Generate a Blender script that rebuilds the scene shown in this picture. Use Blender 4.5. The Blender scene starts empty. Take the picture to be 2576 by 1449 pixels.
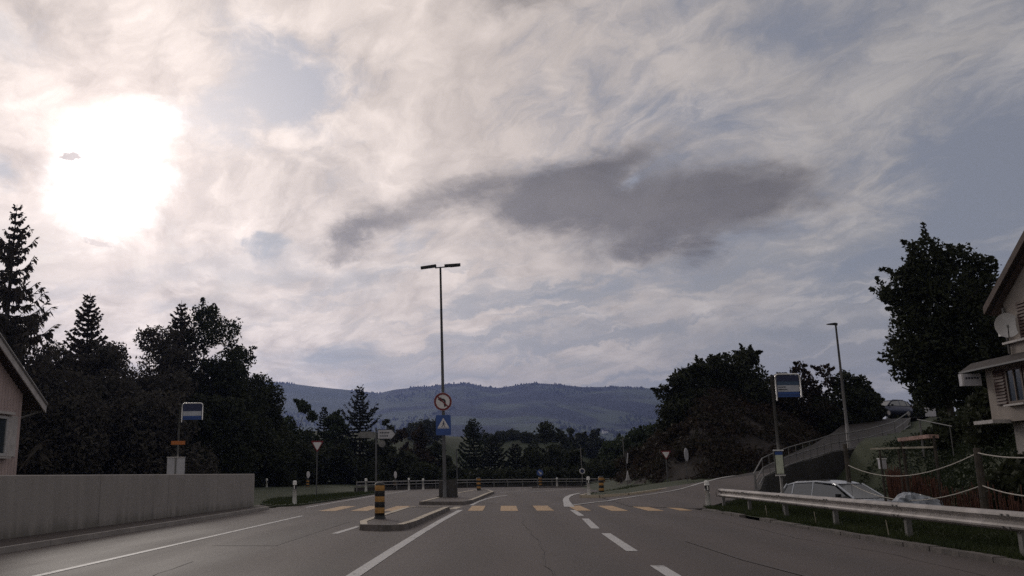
import bpy, math, random
import numpy as np
from mathutils import Vector, Matrix
R = math.radians
C = bpy.context.scene.collection
scene = bpy.context.scene
random.seed(7)
RNG = np.random.default_rng(11)

# ------------------------------------------------------------------ camera
cd = bpy.data.cameras.new('camera'); cam = bpy.data.objects.new('camera', cd); C.objects.link(cam)
scene.camera = cam
cd.sensor_fit = 'HORIZONTAL'; cd.sensor_width = 36.0; cd.lens = 36.0 * 2182 / 2576
cd.shift_x = (1288 - 1005) / 2576
cd.clip_start = 0.1; cd.clip_end = 12000
yaw, pit, rol = R(5.9), R(12.04), R(0.3)
Rz = Matrix.Rotation(yaw, 3, 'Z')
fwd = Rz @ Vector((0, math.cos(pit), math.sin(pit))); X0 = Rz @ Vector((1, 0, 0)); U0 = Rz @ Vector((0, -math.sin(pit), math.cos(pit)))
c_r = math.cos(rol) * X0 - math.sin(rol) * U0; c_u = math.sin(rol) * X0 + math.cos(rol) * U0
M = Matrix((c_r, c_u, -fwd)).transposed().to_4x4(); M.translation = (0, 0, 1.4)
cam.matrix_world = M

# ------------------------------------------------------------------ sky, sun, exposure
SUN_AZ, SUN_EL = R(-25.5), R(18.8)
sun_dir = Vector((math.sin(SUN_AZ) * math.cos(SUN_EL), math.cos(SUN_AZ) * math.cos(SUN_EL), math.sin(SUN_EL)))
world = bpy.data.worlds.new('World'); scene.world = world; world.use_nodes = True

class NT:
    """tiny helper to write node graphs as expressions"""
    def __init__(s, tree): s.t = tree; s.n = tree.nodes; s.l = tree.links
    def node(s, kind, **kw):
        n = s.n.new(kind)
        for k, v in kw.items(): setattr(n, k, v)
        return n
    def put(s, sock, v):
        if isinstance(v, bpy.types.NodeSocket): s.l.new(v, sock)
        elif v is not None:
            if isinstance(v, (tuple, list)) and len(v) == 3 and sock.type == 'RGBA': v = (*v, 1)
            sock.default_value = v
    def m(s, op, a, b=None, c=None, clamp=False):
        n = s.node('ShaderNodeMath', operation=op, use_clamp=clamp)
        for i, v in enumerate((a, b, c)):
            if v is not None: s.put(n.inputs[i], v)
        return n.outputs[0]
    def add(s, *a):
        r = a[0]
        for v in a[1:]: r = s.m('ADD', r, v)
        return r
    def mul(s, *a):
        r = a[0]
        for v in a[1:]: r = s.m('MULTIPLY', r, v)
        return r
    def sub(s, a, b): return s.m('SUBTRACT', a, b)
    def exp(s, a): return s.m('EXPONENT', a)
    def step(s, x, lo, hi):
        n = s.node('ShaderNodeMapRange', interpolation_type='SMOOTHSTEP')
        s.put(n.inputs[0], x); s.put(n.inputs[1], lo); s.put(n.inputs[2], hi)
        return n.outputs[0]
    def mix(s, f, a, b, mode='MIX'):
        n = s.node('ShaderNodeMix', data_type='RGBA', blend_type=mode)
        s.put(n.inputs['Factor'], f)
        s.put(n.inputs[6], a); s.put(n.inputs[7], b)
        return n.outputs[2]
    def noise(s, vec, scale, detail=4, rough=.5, dist=0., lac=2.0):
        n = s.node('ShaderNodeTexNoise')
        if vec is not None: s.put(n.inputs['Vector'], vec)
        for k, v in (('Scale', scale), ('Detail', detail), ('Roughness', rough), ('Distortion', dist), ('Lacunarity', lac)): n.inputs[k].default_value = v
        return n.outputs[0]
    def xyz(s, x, y, z=0.):
        n = s.node('ShaderNodeCombineXYZ')
        for i, v in enumerate((x, y, z)): s.put(n.inputs[i], v)
        return n.outputs[0]
    def rgb(s, v, c):           # scalar times colour
        return s.xyz(*[s.mul(v, k) for k in c])
    def vadd(s, a, b):
        n = s.node('ShaderNodeVectorMath', operation='ADD'); s.put(n.inputs[0], a); s.put(n.inputs[1], b); return n.outputs[0]
    def vscale(s, a, k):
        n = s.node('ShaderNodeVectorMath', operation='SCALE'); s.put(n.inputs[0], a); s.put(n.inputs[3], k); return n.outputs[0]

def build_world():
    N = NT(world.node_tree); N.n.clear()
    out = N.node('ShaderNodeOutputWorld'); bg = N.node('ShaderNodeBackground'); N.l.new(bg.outputs[0], out.inputs[0])
    STR = 0.1; bg.inputs[1].default_value = STR
    sky = N.node('ShaderNodeTexSky', sky_type='NISHITA'); sky.sun_disc = False
    sky.sun_elevation = SUN_EL; sky.sun_rotation = SUN_AZ; sky.altitude = 600; sky.dust_density = 2.0
    tc = N.node('ShaderNodeTexCoord'); sep = N.node('ShaderNodeSeparateXYZ'); N.l.new(tc.outputs['Generated'], sep.inputs[0])
    x, y, z = sep.outputs
    az = N.mul(N.m('ARCTAN2', x, y), 57.2958)
    el = N.mul(N.m('ARCSINE', z), 57.2958)
    dot = N.node('ShaderNodeVectorMath', operation='DOT_PRODUCT'); N.l.new(tc.outputs['Generated'], dot.inputs[0]); dot.inputs[1].default_value = sun_dir
    th = N.mul(N.m('ARCCOSINE', N.m('MINIMUM', dot.outputs['Value'], 0.99999)), 57.2958)
    # a cloud sheet overhead, seen in perspective; its streaks run towards the sun's quarter
    den = N.add(N.m('MAXIMUM', z, 0.0), 0.22)
    px, py = N.m('DIVIDE', x, den), N.m('DIVIDE', y, den)
    ca, sa = math.cos(R(32)), math.sin(R(32))
    qx = N.add(N.mul(px, ca), N.mul(py, sa)); qy = N.sub(N.mul(py, ca), N.mul(px, sa))
    q = N.xyz(N.mul(qx, 1.4), N.mul(qy, .95), 3.7)
    w1 = N.sub(N.noise(q, 1.6, 6, .55), .5); w2 = N.sub(N.noise(N.vadd(q, (7.1, 2.2, 0.)), 1.8, 6, .55), .5)
    q2 = N.vadd(q, N.xyz(N.mul(w1, .5), N.mul(w2, .5), 0.))
    nA = N.noise(q2, 1.2, 9, .58)
    nB = N.noise(N.vadd(q2, (3.3, 9.1, 1.)), 3.0, 9, .54, .1)
    nB2 = N.noise(N.vadd(q2, (3.3 - .028, 9.1 + .05, 1.)), 3.0, 9, .54, .1)
    rel = N.sub(nB, nB2)
    nC = N.noise(N.vadd(q2, (1.3, 4.1, 2.)), 9.0, 9, .66, .5)
    # angular noise for ragged outlines
    ang = N.xyz(N.mul(az, .1), N.mul(el, .17), 1.3)
    nD = N.noise(ang, 1.6, 9, .6, .9)
    nE = N.noise(N.vadd(ang, (5., 3., 2.)), 4.2, 9, .66, .9)
    nF = N.noise(N.vadd(ang, (9., 1., 5.)), 1.9, 8, .58, .6); nG = N.noise(N.vadd(ang, (2., 8., 3.)), 4.6, 8, .62, .6)
    azw = N.add(az, N.mul(N.sub(nD, .5), 5.0), N.mul(N.sub(nE, .5), 2.2)); elw = N.add(el, N.mul(N.sub(nF, .5), 3.2), N.mul(N.sub(nG, .5), 1.5))
    def blob(a0, e0, sx, sy, rot=0., amp=1.):
        c, s = math.cos(R(rot)), math.sin(R(rot))
        da, de = N.sub(azw, a0), N.sub(elw, e0)
        u = N.mul(N.add(N.mul(da, c), N.mul(de, s)), 1 / sx); v = N.mul(N.sub(N.mul(de, c), N.mul(da, s)), 1 / sy)
        return N.mul(N.exp(N.mul(N.add(N.mul(u, u), N.mul(v, v)), -1.)), amp)
    g = lambda s: N.exp(N.mul(N.mul(th, 1 / s), N.mul(th, -1 / s)))
    # ---- clear sky between the clouds
    clr_blobs = N.add(blob(-14, 25.6, 5.0, 3.0, -25, .70), blob(-18.5, 22.8, 5, 1.8, 10, .50), blob(-5.8, 14.6, 1.8, 1.6, 50, .42), blob(20.5, 25.2, 3.2, 1.2, -14, .30), blob(14.5, 22.3, 4, 1.4, -5, .30),
                      blob(29.5, 13, 4.0, 9, -25, .62), blob(22.5, 11.2, 4.5, 1.6, 15, .40), blob(50, 14, 16, 9, 0, .3), blob(-30, 25.0, 4, 1.5, -20, .34), blob(-10, 9.6, 4.5, .9, 2, .30), blob(5.5, 11.0, 3, .8, 14, .28), blob(-8, 22.8, 1.2, .8, 40, .28), blob(-4.5, 21.2, 1.6, .5, 20, .26))
    cov = N.step(N.add(nA, N.mul(N.sub(nC, .5), .62), N.mul(N.sub(nB, .5), .60), N.mul(clr_blobs, -.60), .08), .20, .58)
    nis = N.vscale(sky.outputs[0], 0.018)
    clear = N.vadd(nis, N.rgb(N.add(.178, N.mul(g(25.), .27)), (.985, .985, 1.08)))
    # ---- cloud brightness
    lum = N.add(.385, N.mul(g(29.), .46), N.mul(N.exp(N.mul(N.m('MAXIMUM', el, 0.), -.12)), .03))
    shade = N.add(1.0, N.mul(N.sub(nB, .5), .34), N.mul(N.sub(nC, .5), N.add(.20, N.mul(g(30.), .40))), N.mul(N.sub(nA, .5), .5), N.mul(rel, N.add(.6, N.mul(g(32.), 1.3))))
    grey = N.add(blob(-10, 7.6, 4.2, .8, 4, 1.), blob(-4, 6.0, 9, .7, 2, .75), blob(16, 8.2, 6, 1.1, 9, .85), blob(4, 11.6, 4, .9, 14, .7), blob(8, 9.4, 6, .6, 14, .55), blob(-15.2, 14.6, 1.6, .8, 10, .8),
                 blob(-31.5, 17.8, 1.6, 1.1, 0, .8), blob(-33, 26, 4, 1.5, -20, .5), blob(12, 5.4, 12, .7, 2, .55), blob(-19, 10.6, 5, .6, 3, .6), blob(-3, 28.6, 7, 1.6, 5, .2), blob(14, 13.2, 6, .6, 10, .4))
    gm = N.step(N.mul(grey, N.add(.15, N.mul(nB, 1.2), N.mul(nC, .5))), .2, 1.0)
    cl = N.mul(lum, shade)
    band = N.noise(N.xyz(N.mul(N.add(azw, N.mul(elw, .6)), .055), N.mul(N.sub(elw, N.mul(azw, .17)), .40), 4.4), 1.5, 8, .56, .5)
    bm = N.mul(N.step(band, .42, .62), N.step(el, 16.5, 12.), N.add(.35, N.mul(N.step(az, -22., 8.), .45)))
    far_ = N.step(th, 22., 52.)
    cloud = N.mix(far_, N.rgb(cl, (1.13, .985, .89)), N.rgb(cl, (1.045, .99, .955)))
    cloud = N.mix(bm, cloud, N.rgb(N.mul(lum, .66), (.95, .98, 1.04)))
    cloud = N.mix(N.mul(gm, .8), cloud, N.rgb(N.mul(lum, N.add(.62, N.mul(N.sub(nC, .5), .25))), (.93, .98, 1.06)))
    base = N.mix(cov, clear, cloud)
    # ---- the dark cloud bank
    dk = N.add(blob(-9.4, 15.7, 2.4, 1.2, 18, .85), blob(-5.2, 17.1, 4.2, 1.2, 17, .85), blob(-.4, 18.6, 2.6, 1.1, 20, .7), blob(3.2, 17.0, 3.6, 1.9, 4, 1.05), blob(8.0, 16.4, 4.2, 2.3, 0, 1.0), blob(13.6, 16.5, 4.6, 2.7, 0, 1.2), blob(18.8, 16.8, 3.6, 1.7, -6, 1.0), blob(9.5, 20.0, 4.2, 1.2, 16, .7), blob(5.5, 18.8, 3.4, 1.5, 14, .65), blob(4.2, 31.0, 7, 1.6, 0, .9),
               blob(-9.2, 14.0, .9, .9, 40, .6), blob(12, 14.2, 5, .8, 2, .5), blob(9.9, 18.0, .55, .55, 40, -.75))
    dm = N.step(N.add(N.mul(dk, N.add(.82, N.mul(N.sub(nC, .5), .5))), N.mul(N.sub(nF, .5), .45), N.mul(N.sub(nE, .5), .25), .03), .08, 1.15)
    dcol = N.rgb(N.add(.12, N.mul(N.sub(nB, .5), .09), N.mul(N.sub(nD, .5), .10), N.mul(g(27.), .16)), (1.07, .99, .965))
    base = N.mix(N.mul(dm, .95), base, dcol)
    # ---- the sun burning through
    ddx, dde = N.sub(az, -25.3), N.sub(el, 18.7)
    ell = N.m('SQRT', N.add(N.mul(ddx, ddx, 1.12), N.mul(dde, dde, .85)))
    rag = N.add(ell, N.mul(N.sub(nF, .5), 2.6), N.mul(N.sub(nG, .5), 2.6), N.mul(N.sub(nC, .5), 1.8), N.mul(N.exp(N.mul(N.add(N.mul(N.sub(az, -20.6), N.sub(az, -20.6)), N.mul(N.sub(el, 23.4), N.sub(el, 23.4))), -.10)), -1.6))
    core = N.m('SUBTRACT', 1., N.step(rag, 1.2, 5.0))
    halo = N.exp(N.mul(N.mul(ell, 1 / 6.2), N.mul(ell, -1 / 6.2)))
    base = N.vadd(base, N.rgb(N.mul(halo, .20), (1.2, .92, .80)))
    base = N.vadd(base, N.rgb(N.mul(core, 1.3), (1., .985, .97)))
    flake = N.step(N.add(blob(-27.6, 19.5, 1.1, .55, 12), N.mul(N.sub(nE, .5), 1.2), N.mul(N.sub(nC, .5), 1.0)), .40, .66)
    flake2 = N.step(N.add(blob(-26.2, 14.2, 1.7, .22, -10, .9), N.mul(N.sub(nE, .5), 1.1), N.mul(N.sub(nC, .5), .8)), .50, .70)
    base = N.mix(N.m('MAXIMUM', N.mul(flake, .85), N.mul(flake2, .35)), base, (.66, .57, .54))
    # ---- below the horizon: the dull ground colour
    base = N.mix(N.step(el, -1.5, -4.), base, (.05, .05, .05))
    N.put(bg.inputs[0], N.vscale(base, 1 / STR))
build_world()
sl = bpy.data.lights.new('sun', 'SUN'); sl.energy = 0.6; sl.angle = R(10); sl.color = (1, .93, .85)
so = bpy.data.objects.new('sun', sl); C.objects.link(so); so.rotation_euler = sun_dir.to_track_quat('Z', 'Y').to_euler(); so.location = (0, 0, 60)
vs = scene.view_settings; vs.view_transform = 'Standard'; vs.look = 'None'; vs.gamma = 1; vs.exposure = 0; vs.use_curve_mapping = False
scene.render.engine = 'CYCLES'
scene.cycles.use_denoising = False; scene.cycles.max_bounces = 6; scene.cycles.diffuse_bounces = 3; scene.cycles.volume_bounces = 0

# ------------------------------------------------------------------ materials
def mat(name, col, rough=.7, metal=0., var=.0, vscale=3., bump=0., bscale=20., col2=None, spec=.4, fine=0., fscale=60.):
    m = bpy.data.materials.new(name); m.use_nodes = True
    N = NT(m.node_tree); b = N.n['Principled BSDF']
    b.inputs['Roughness'].default_value = rough; b.inputs['Metallic'].default_value = metal; b.inputs['Specular IOR Level'].default_value = spec
    geo = N.node('ShaderNodeNewGeometry'); P = geo.outputs['Position']
    if var or col2 or fine:
        c2 = col2 or tuple(c * (1 - var) for c in col); c1 = col if col2 else tuple(min(1, c * (1 + var)) for c in col)
        n = N.step(N.noise(P, vscale, 5, .6), .33, .67)
        cc = N.mix(n, c1, c2)
        if fine:
            f = N.noise(P, fscale, 3, .7)
            cc = N.mix(1., cc, N.rgb(N.add(1., N.mul(N.sub(f, .5), 2 * fine)), (1, 1, 1)), 'MULTIPLY')
        N.put(b.inputs['Base Color'], cc)
    else: b.inputs['Base Color'].default_value = (*col, 1)
    if bump:
        bn = N.node('ShaderNodeBump'); bn.inputs['Strength'].default_value = bump; bn.inputs['Distance'].default_value = .02
        N.put(bn.inputs['Height'], N.noise(P, bscale, 4, .6)); N.l.new(bn.outputs[0], b.inputs['Normal'])
    return m

def asphalt(name, k=1.0):
    m = bpy.data.materials.new(name); m.use_nodes = True
    N = NT(m.node_tree); b = N.n['Principled BSDF']
    P = N.node('ShaderNodeNewGeometry').outputs['Position']
    sp = N.node('ShaderNodeSeparateXYZ'); N.l.new(P, sp.inputs[0])
    big = N.noise(N.xyz(N.mul(sp.outputs[0], 1.0), N.mul(sp.outputs[1], .12), 0.), .8, 4, .55)
    mid = N.noise(P, .35, 5, .6, .6)
    fine = N.noise(P, 70., 3, .8); fine2 = N.noise(P, 9., 4, .7)
    wave = N.m('SINE', N.add(N.mul(sp.outputs[0], 3.1), N.mul(N.sub(mid, .5), 2.)))
    v = N.add(1., N.mul(N.sub(big, .5), .35), N.mul(N.sub(mid, .5), .30), N.mul(N.sub(fine, .5), .5), N.mul(N.sub(fine2, .5), .18), N.mul(wave, .10))
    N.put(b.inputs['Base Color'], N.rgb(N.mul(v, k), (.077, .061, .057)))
    N.put(b.inputs['Roughness'], N.add(.66, N.mul(N.sub(big, .5), .25)))
    b.inputs['Specular IOR Level'].default_value = .24
    bn = N.node('ShaderNodeBump'); bn.inputs['Strength'].default_value = .35; bn.inputs['Distance'].default_value = .01
    N.put(bn.inputs['Height'], N.noise(P, 55., 3, .7)); N.l.new(bn.outputs[0], b.inputs['Normal'])
    return m

def concrete(name, col):
    m = bpy.data.materials.new(name); m.use_nodes = True
    N = NT(m.node_tree); b = N.n['Principled BSDF']
    P = N.node('ShaderNodeNewGeometry').outputs['Position']; sp = N.node('ShaderNodeSeparateXYZ'); N.l.new(P, sp.inputs[0])
    st = N.noise(N.xyz(N.mul(sp.outputs[1], 2.2), N.mul(sp.outputs[0], 2.2), N.mul(sp.outputs[2], .25)), 1.6, 5, .65)
    bg = N.noise(P, .5, 5, .6); fn = N.noise(P, 30., 4, .7)
    v = N.add(1., N.mul(N.sub(st, .5), .55), N.mul(N.sub(bg, .5), .35), N.mul(N.sub(fn, .5), .30))
    foot_tone = N.mul(N.step(N.add(sp.outputs[2], N.mul(N.sub(st, .5), .8)), .42, .02), .55)  # darker, duller tone towards the wall foot
    N.put(b.inputs['Base Color'], N.mix(foot_tone, N.rgb(v, col), (.075, .07, .055)))
    b.inputs['Roughness'].default_value = .85
    bn = N.node('ShaderNodeBump'); bn.inputs['Strength'].default_value = .3; bn.inputs['Distance'].default_value = .02
    N.put(bn.inputs['Height'], N.noise(P, 16., 4, .6)); N.l.new(bn.outputs[0], b.inputs['Normal'])
    return m

def paint(name, col, wear=.5, under=(.09, .08, .078)):
    m = bpy.data.materials.new(name); m.use_nodes = True
    N = NT(m.node_tree); b = N.n['Principled BSDF']
    P = N.node('ShaderNodeNewGeometry').outputs['Position']
    a = N.noise(P, 14., 5, .7); c = N.noise(P, 1.6, 4, .6); d = N.noise(P, 80., 2, .6)
    w = N.step(N.add(N.mul(a, .6), N.mul(c, .5), N.mul(d, .15)), .80 - wear * .28, .84 - wear * .1)
    cc = N.mix(N.mul(w, .85), N.rgb(N.add(.82, N.mul(N.sub(c, .5), .5), N.mul(d, .25)), col), under)
    N.put(b.inputs['Base Color'], cc); b.inputs['Roughness'].default_value = .6
    return m

def foliage(name, c1, c2, rough=.75, scale=.7):
    m = bpy.data.materials.new(name); m.use_nodes = True
    N = NT(m.node_tree); b = N.n['Principled BSDF']
    geo = N.node('ShaderNodeNewGeometry'); oi = N.node('ShaderNodeObjectInfo')
    n = N.noise(geo.outputs['Position'], scale, 4, .65)
    f = N.add(N.step(n, .3, .7), N.mul(N.sub(geo.outputs['Random Per Island'], .5), .5))
    cc = N.mix(N.m('ADD', f, 0., clamp=True), c1, c2)
    N.put(b.inputs['Base Color'], cc); b.inputs['Roughness'].default_value = rough; b.inputs['Specular IOR Level'].default_value = .25
    tr = N.node('ShaderNodeBsdfTranslucent'); N.put(tr.inputs[0], cc)
    mx = N.node('ShaderNodeMixShader'); mx.inputs[0].default_value = .32
    N.l.new(b.outputs[0], mx.inputs[1]); N.l.new(tr.outputs[0], mx.inputs[2]); N.l.new(mx.outputs[0], N.n['Material Output'].inputs[0])
    return m

MT = dict(
    asphalt=asphalt('asphalt'), asphalt_shade=asphalt('ramp_asphalt_shaded', .26), pave=asphalt('pavement_asphalt', .72),  # ramp copy is the same asphalt darkened, shade of the bank painted in
    white=paint('road_paint_white', (.49, .475, .47), .58), yellow=paint('road_paint_yellow', (.48, .30, .14), .62), cream=paint('kerb_paint', (.50, .42, .31), .7, (.2, .18, .16)),
    stone=mat('kerb_granite', (.115, .10, .094), .8, var=.3, vscale=2.5, bump=.3, bscale=25, fine=.3),
    conc=mat('wall_concrete', (.29, .265, .25), .85, var=.16, vscale=.9, bump=.25, bscale=14, fine=.12, fscale=30),
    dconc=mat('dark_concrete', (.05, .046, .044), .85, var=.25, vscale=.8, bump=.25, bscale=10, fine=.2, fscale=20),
    grass=foliage('grass', (.030, .042, .016), (.050, .062, .024), .8, .5),
    wallconc=concrete('weathered_concrete', (.29, .265, .25)),
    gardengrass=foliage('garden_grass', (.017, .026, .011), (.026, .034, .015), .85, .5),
    galv=mat('galvanised_steel', (.32, .295, .285), .55, .35, var=.22, vscale=1.6, fine=.25, fscale=18),
    galvd=mat('weathered_steel', (.16, .155, .15), .55, .5, var=.25, vscale=2),
    pole=mat('dark_steel_pole', (.10, .10, .105), .5, .3, var=.15, vscale=2), lpole=mat('grey_steel_pole', (.22, .21, .21), .5, .3, var=.15, vscale=2),
    black=mat('black_plastic', (.012, .012, .013), .5, var=.2, vscale=6), yel=mat('yellow_plastic', (.36, .19, .055), .5, var=.25, vscale=5),
    wplast=mat('white_plastic', (.66, .65, .63), .45, var=.12, vscale=5), refl=mat('reflector', (.75, .74, .7), .25, spec=.6), red=mat('sign_red', (.15, .012, .018), .5), signwhite=mat('sign_white', (.62, .59, .60), .5, var=.08, vscale=4),
    signblue=mat('sign_blue', (.03, .075, .26), .45, var=.1), navy=mat('sign_navy', (.018, .024, .07), .45), blueband=mat('sign_steel_blue', (.05, .085, .15), .45), pale=mat('sign_pale', (.40, .41, .46), .5, var=.1), ink=mat('sign_ink', (.05, .05, .06), .6), chrome=mat('bright_tube', (.75, .73, .72), .3, .6),
    orange=mat('orange_sign', (.42, .13, .03), .6), bin=mat('pale_grey_plastic', (.42, .41, .44), .5, var=.1),
    board=mat('pale_timber', (.38, .34, .27), .7, var=.25, vscale=6, fine=.2), redboard=mat('reddish_timber', (.46, .30, .26), .7, var=.25, vscale=8, fine=.2), dwood=mat('dark_timber', (.055, .045, .035), .8, var=.3, vscale=5, bump=.3), rope=mat('pale_rope', (.40, .37, .33), .8, var=.15, vscale=20), reed=mat('rust_brown_reed', (.17, .075, .05), .85, col2=(.075, .038, .03), vscale=5),
    clad=mat('pinkish_cladding', (.42, .325, .31), .75, var=.12, vscale=1.5, fine=.12, fscale=25), render=mat('cream_render', (.26, .225, .20), .85, var=.14, vscale=1.2, bump=.2, bscale=20, fine=.1, fscale=25), brown=mat('dark_shutter', (.055, .024, .018), .6, var=.2, vscale=8), soffit=mat('brown_soffit', (.085, .06, .052), .8, var=.2, vscale=4), tile=mat('roof_tile', (.04, .03, .027), .8, var=.3, vscale=2.5, bump=.4, bscale=8), fascia=mat('grey_fascia', (.42, .39, .38), .6, var=.15, vscale=4), bframe=mat('brown_frame', (.07, .045, .035), .6), wframe=mat('white_frame', (.40, .39, .39), .55, var=.1, vscale=6),
    glass=mat('window_glass', (.035, .045, .055), .12, spec=.7), cglass=mat('car_glass', (.14, .145, .155), .12, spec=.9),
    silver=mat('silver_car_paint', (.50, .52, .56), .3, .35, var=.08, vscale=3), dcar=mat('dark_blue_car_paint', (.05, .055, .09), .25, .4), rubber=mat('rubber', (.015, .015, .015), .8), tarp=mat('silver_grey_tarpaulin', (.27, .29, .33), .6, .0, var=.35, vscale=7), tarpw=mat('white_wrap', (.55, .57, .57), .4, var=.2, vscale=9),
    dish=mat('dish_white', (.62, .60, .59), .5, var=.1, vscale=3), bark=mat('bark', (.05, .042, .035), .9, var=.3, vscale=4, bump=.5, bscale=12),
    leafd=foliage('leaf_dark', (.022, .026, .013), (.038, .044, .020)), leaf_flare=foliage('leaf_flare_tint', (.066, .056, .046), (.056, .052, .040)), leafl=foliage('leaf_light', (.042, .056, .024), (.028, .040, .018)), leafr=foliage('leaf_reddish', (.042, .026, .018), (.026, .024, .013)),  # brownish leaf: lens-flare veil over the left trees painted into the colour
    needle=foliage('needle', (.014, .019, .012), (.024, .030, .017), .8), needle_flare=foliage('needle_flare_tint', (.070, .055, .045), (.050, .046, .036), .8), needlel=foliage('needle_light', (.032, .044, .022), (.022, .032, .017), .8),  # brown needle: flare veil on the left spruces put into the colour
    far=foliage('far_woods', (.020, .026, .014), (.034, .042, .022), .9, .01),
)

# ------------------------------------------------------------------ mesh builder
class MB:
    def __init__(s): s.v = []; s.f = []; s.mi = []
    def _add(s, vs, fs, mi=0):
        o = len(s.v); s.v += [tuple(v) for v in vs]; s.f += [tuple(i + o for i in f) for f in fs]; s.mi += [mi] * len(fs); return s
    def box(s, c, d, rz=0., mi=0, taper=1., tilt=None):
        hx, hy, hz = d[0] / 2, d[1] / 2, d[2] / 2; vs = []
        for sz in (-1, 1):
            k = taper if sz > 0 else 1.
            for sx, sy in ((-1, -1), (1, -1), (1, 1), (-1, 1)): vs.append(Vector((sx * hx * k, sy * hy * k, sz * hz)))
        m = Matrix.Rotation(rz, 3, 'Z')
        if tilt: m = m @ tilt
        return s._add([m @ v + Vector(c) for v in vs], [(3, 2, 1, 0), (4, 5, 6, 7), (0, 1, 5, 4), (1, 2, 6, 5), (2, 3, 7, 6), (3, 0, 4, 7)], mi)
    def tube(s, pts, r, n=8, mi=0, cap=True):
        pts = [Vector(p) for p in pts]; rr = r if isinstance(r, (list, tuple)) else [r] * len(pts); vs = []
        for i, p in enumerate(pts):
            t = (pts[min(i + 1, len(pts) - 1)] - pts[max(i - 1, 0)]).normalized()
            a = Vector((0, 0, 1)) if abs(t.z) < .9 else Vector((0, 1, 0))
            u = t.cross(a).normalized(); w = t.cross(u)
            for k in range(n): an = 2 * math.pi * k / n; vs.append(p + (math.cos(an) * u + math.sin(an) * w) * float(rr[i]))
        fs = [(i * n + k, i * n + (k + 1) % n, (i + 1) * n + (k + 1) % n, (i + 1) * n + k) for i in range(len(pts) - 1) for k in range(n)]
        if cap: fs += [tuple(range(n)), tuple(reversed(range((len(pts) - 1) * n, len(pts) * n)))]
        return s._add(vs, fs, mi)
    def lathe(s, prof, c=(0, 0, 0), n=16, mi=0):       # prof: (r, z) from bottom to top
        return s.tube([(c[0], c[1], c[2] + z) for r, z in prof], [max(r, 1e-4) for r, z in prof], n, mi)
    def prism(s, poly, h, M=None, mi=0):               # poly in local xy, extruded 0..h in local z
        n = len(poly); vs = [Vector((p[0], p[1], 0)) for p in poly] + [Vector((p[0], p[1], h)) for p in poly]
        if M is not None: vs = [M @ v for v in vs]
        fs = [tuple(reversed(range(n))), tuple(range(n, 2 * n))] + [(i, (i + 1) % n, n + (i + 1) % n, n + i) for i in range(n)]
        return s._add(vs, fs, mi)
    def quad(s, *p, mi=0): return s._add(p, [tuple(range(len(p)))], mi)
    def build(s, name, m, parent=None, smooth=False, loc=None):
        me = bpy.data.meshes.new(name); me.from_pydata(s.v, [], s.f)
        for q in (m if isinstance(m, (list, tuple)) else [m]): me.materials.append(q)
        if isinstance(m, (list, tuple)): me.polygons.foreach_set('material_index', s.mi)
        if smooth: me.polygons.foreach_set('use_smooth', [True] * len(s.f))
        me.update()
        o = bpy.data.objects.new(name, me); C.objects.link(o)
        if parent is not None:
            o.parent = parent
        if loc: o.location = loc
        return o

def np_mesh(name, V, F, m, parent=None, smooth=False):
    me = bpy.data.meshes.new(name); V = np.asarray(V, np.float32); F = np.asarray(F, np.int32); k = F.shape[1]
    me.vertices.add(len(V)); me.vertices.foreach_set('co', V.ravel())
    me.loops.add(F.size); me.loops.foreach_set('vertex_index', F.ravel())
    me.polygons.add(len(F)); me.polygons.foreach_set('loop_start', np.arange(0, F.size, k, dtype=np.int32))
    if smooth: me.polygons.foreach_set('use_smooth', np.ones(len(F), bool))
    me.update(calc_edges=True); me.validate()
    me.materials.append(m)
    o = bpy.data.objects.new(name, me); C.objects.link(o)
    if parent is not None: o.parent = parent
    return o

def tag(o, label=None, cat=None, group=None, kind=None):
    for k, v in (('label', label), ('category', cat), ('group', group), ('kind', kind)):
        if v: o[k] = v
    return o
def thing(name, label, cat, loc=(0, 0, 0), rz=0., group=None, lean=None):
    o = bpy.data.objects.new(name, None); C.objects.link(o); o.location = loc; o.rotation_euler = (lean[0], lean[1], rz) if lean else (0, 0, rz); o.empty_display_size = .2
    return tag(o, label, cat, group)
def struct(o): o['kind'] = 'structure'; return o
def copy_tree(o, parent=None):
    c = o.copy(); C.objects.link(c)
    if parent is not None: c.parent = parent
    for ch in list(o.children): copy_tree(ch, c)
    return c

# ------------------------------------------------------------------ terrain
def hash2(ix, iy, s):
    h = np.sin(ix * 127.1 + iy * 311.7 + s * 74.7) * 43758.5453; return h - np.floor(h)
def vnoise(x, y, s=0):
    ix, iy = np.floor(x), np.floor(y); fx, fy = x - ix, y - iy; fx = fx * fx * (3 - 2 * fx); fy = fy * fy * (3 - 2 * fy)
    a, b, c, d = hash2(ix, iy, s), hash2(ix + 1, iy, s), hash2(ix, iy + 1, s), hash2(ix + 1, iy + 1, s)
    return (a * (1 - fx) + b * fx) * (1 - fy) + (c * (1 - fx) + d * fx) * fy
def fbm(x, y, o=4, s=0):
    r, a, t = 0., .5, 0.
    for i in range(o): r = r + a * vnoise(x * 2 ** i, y * 2 ** i, s + i); t += a; a *= .5
    return r / t
def sm(t): t = np.clip(t, 0, 1); return t * t * (3 - 2 * t)

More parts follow.
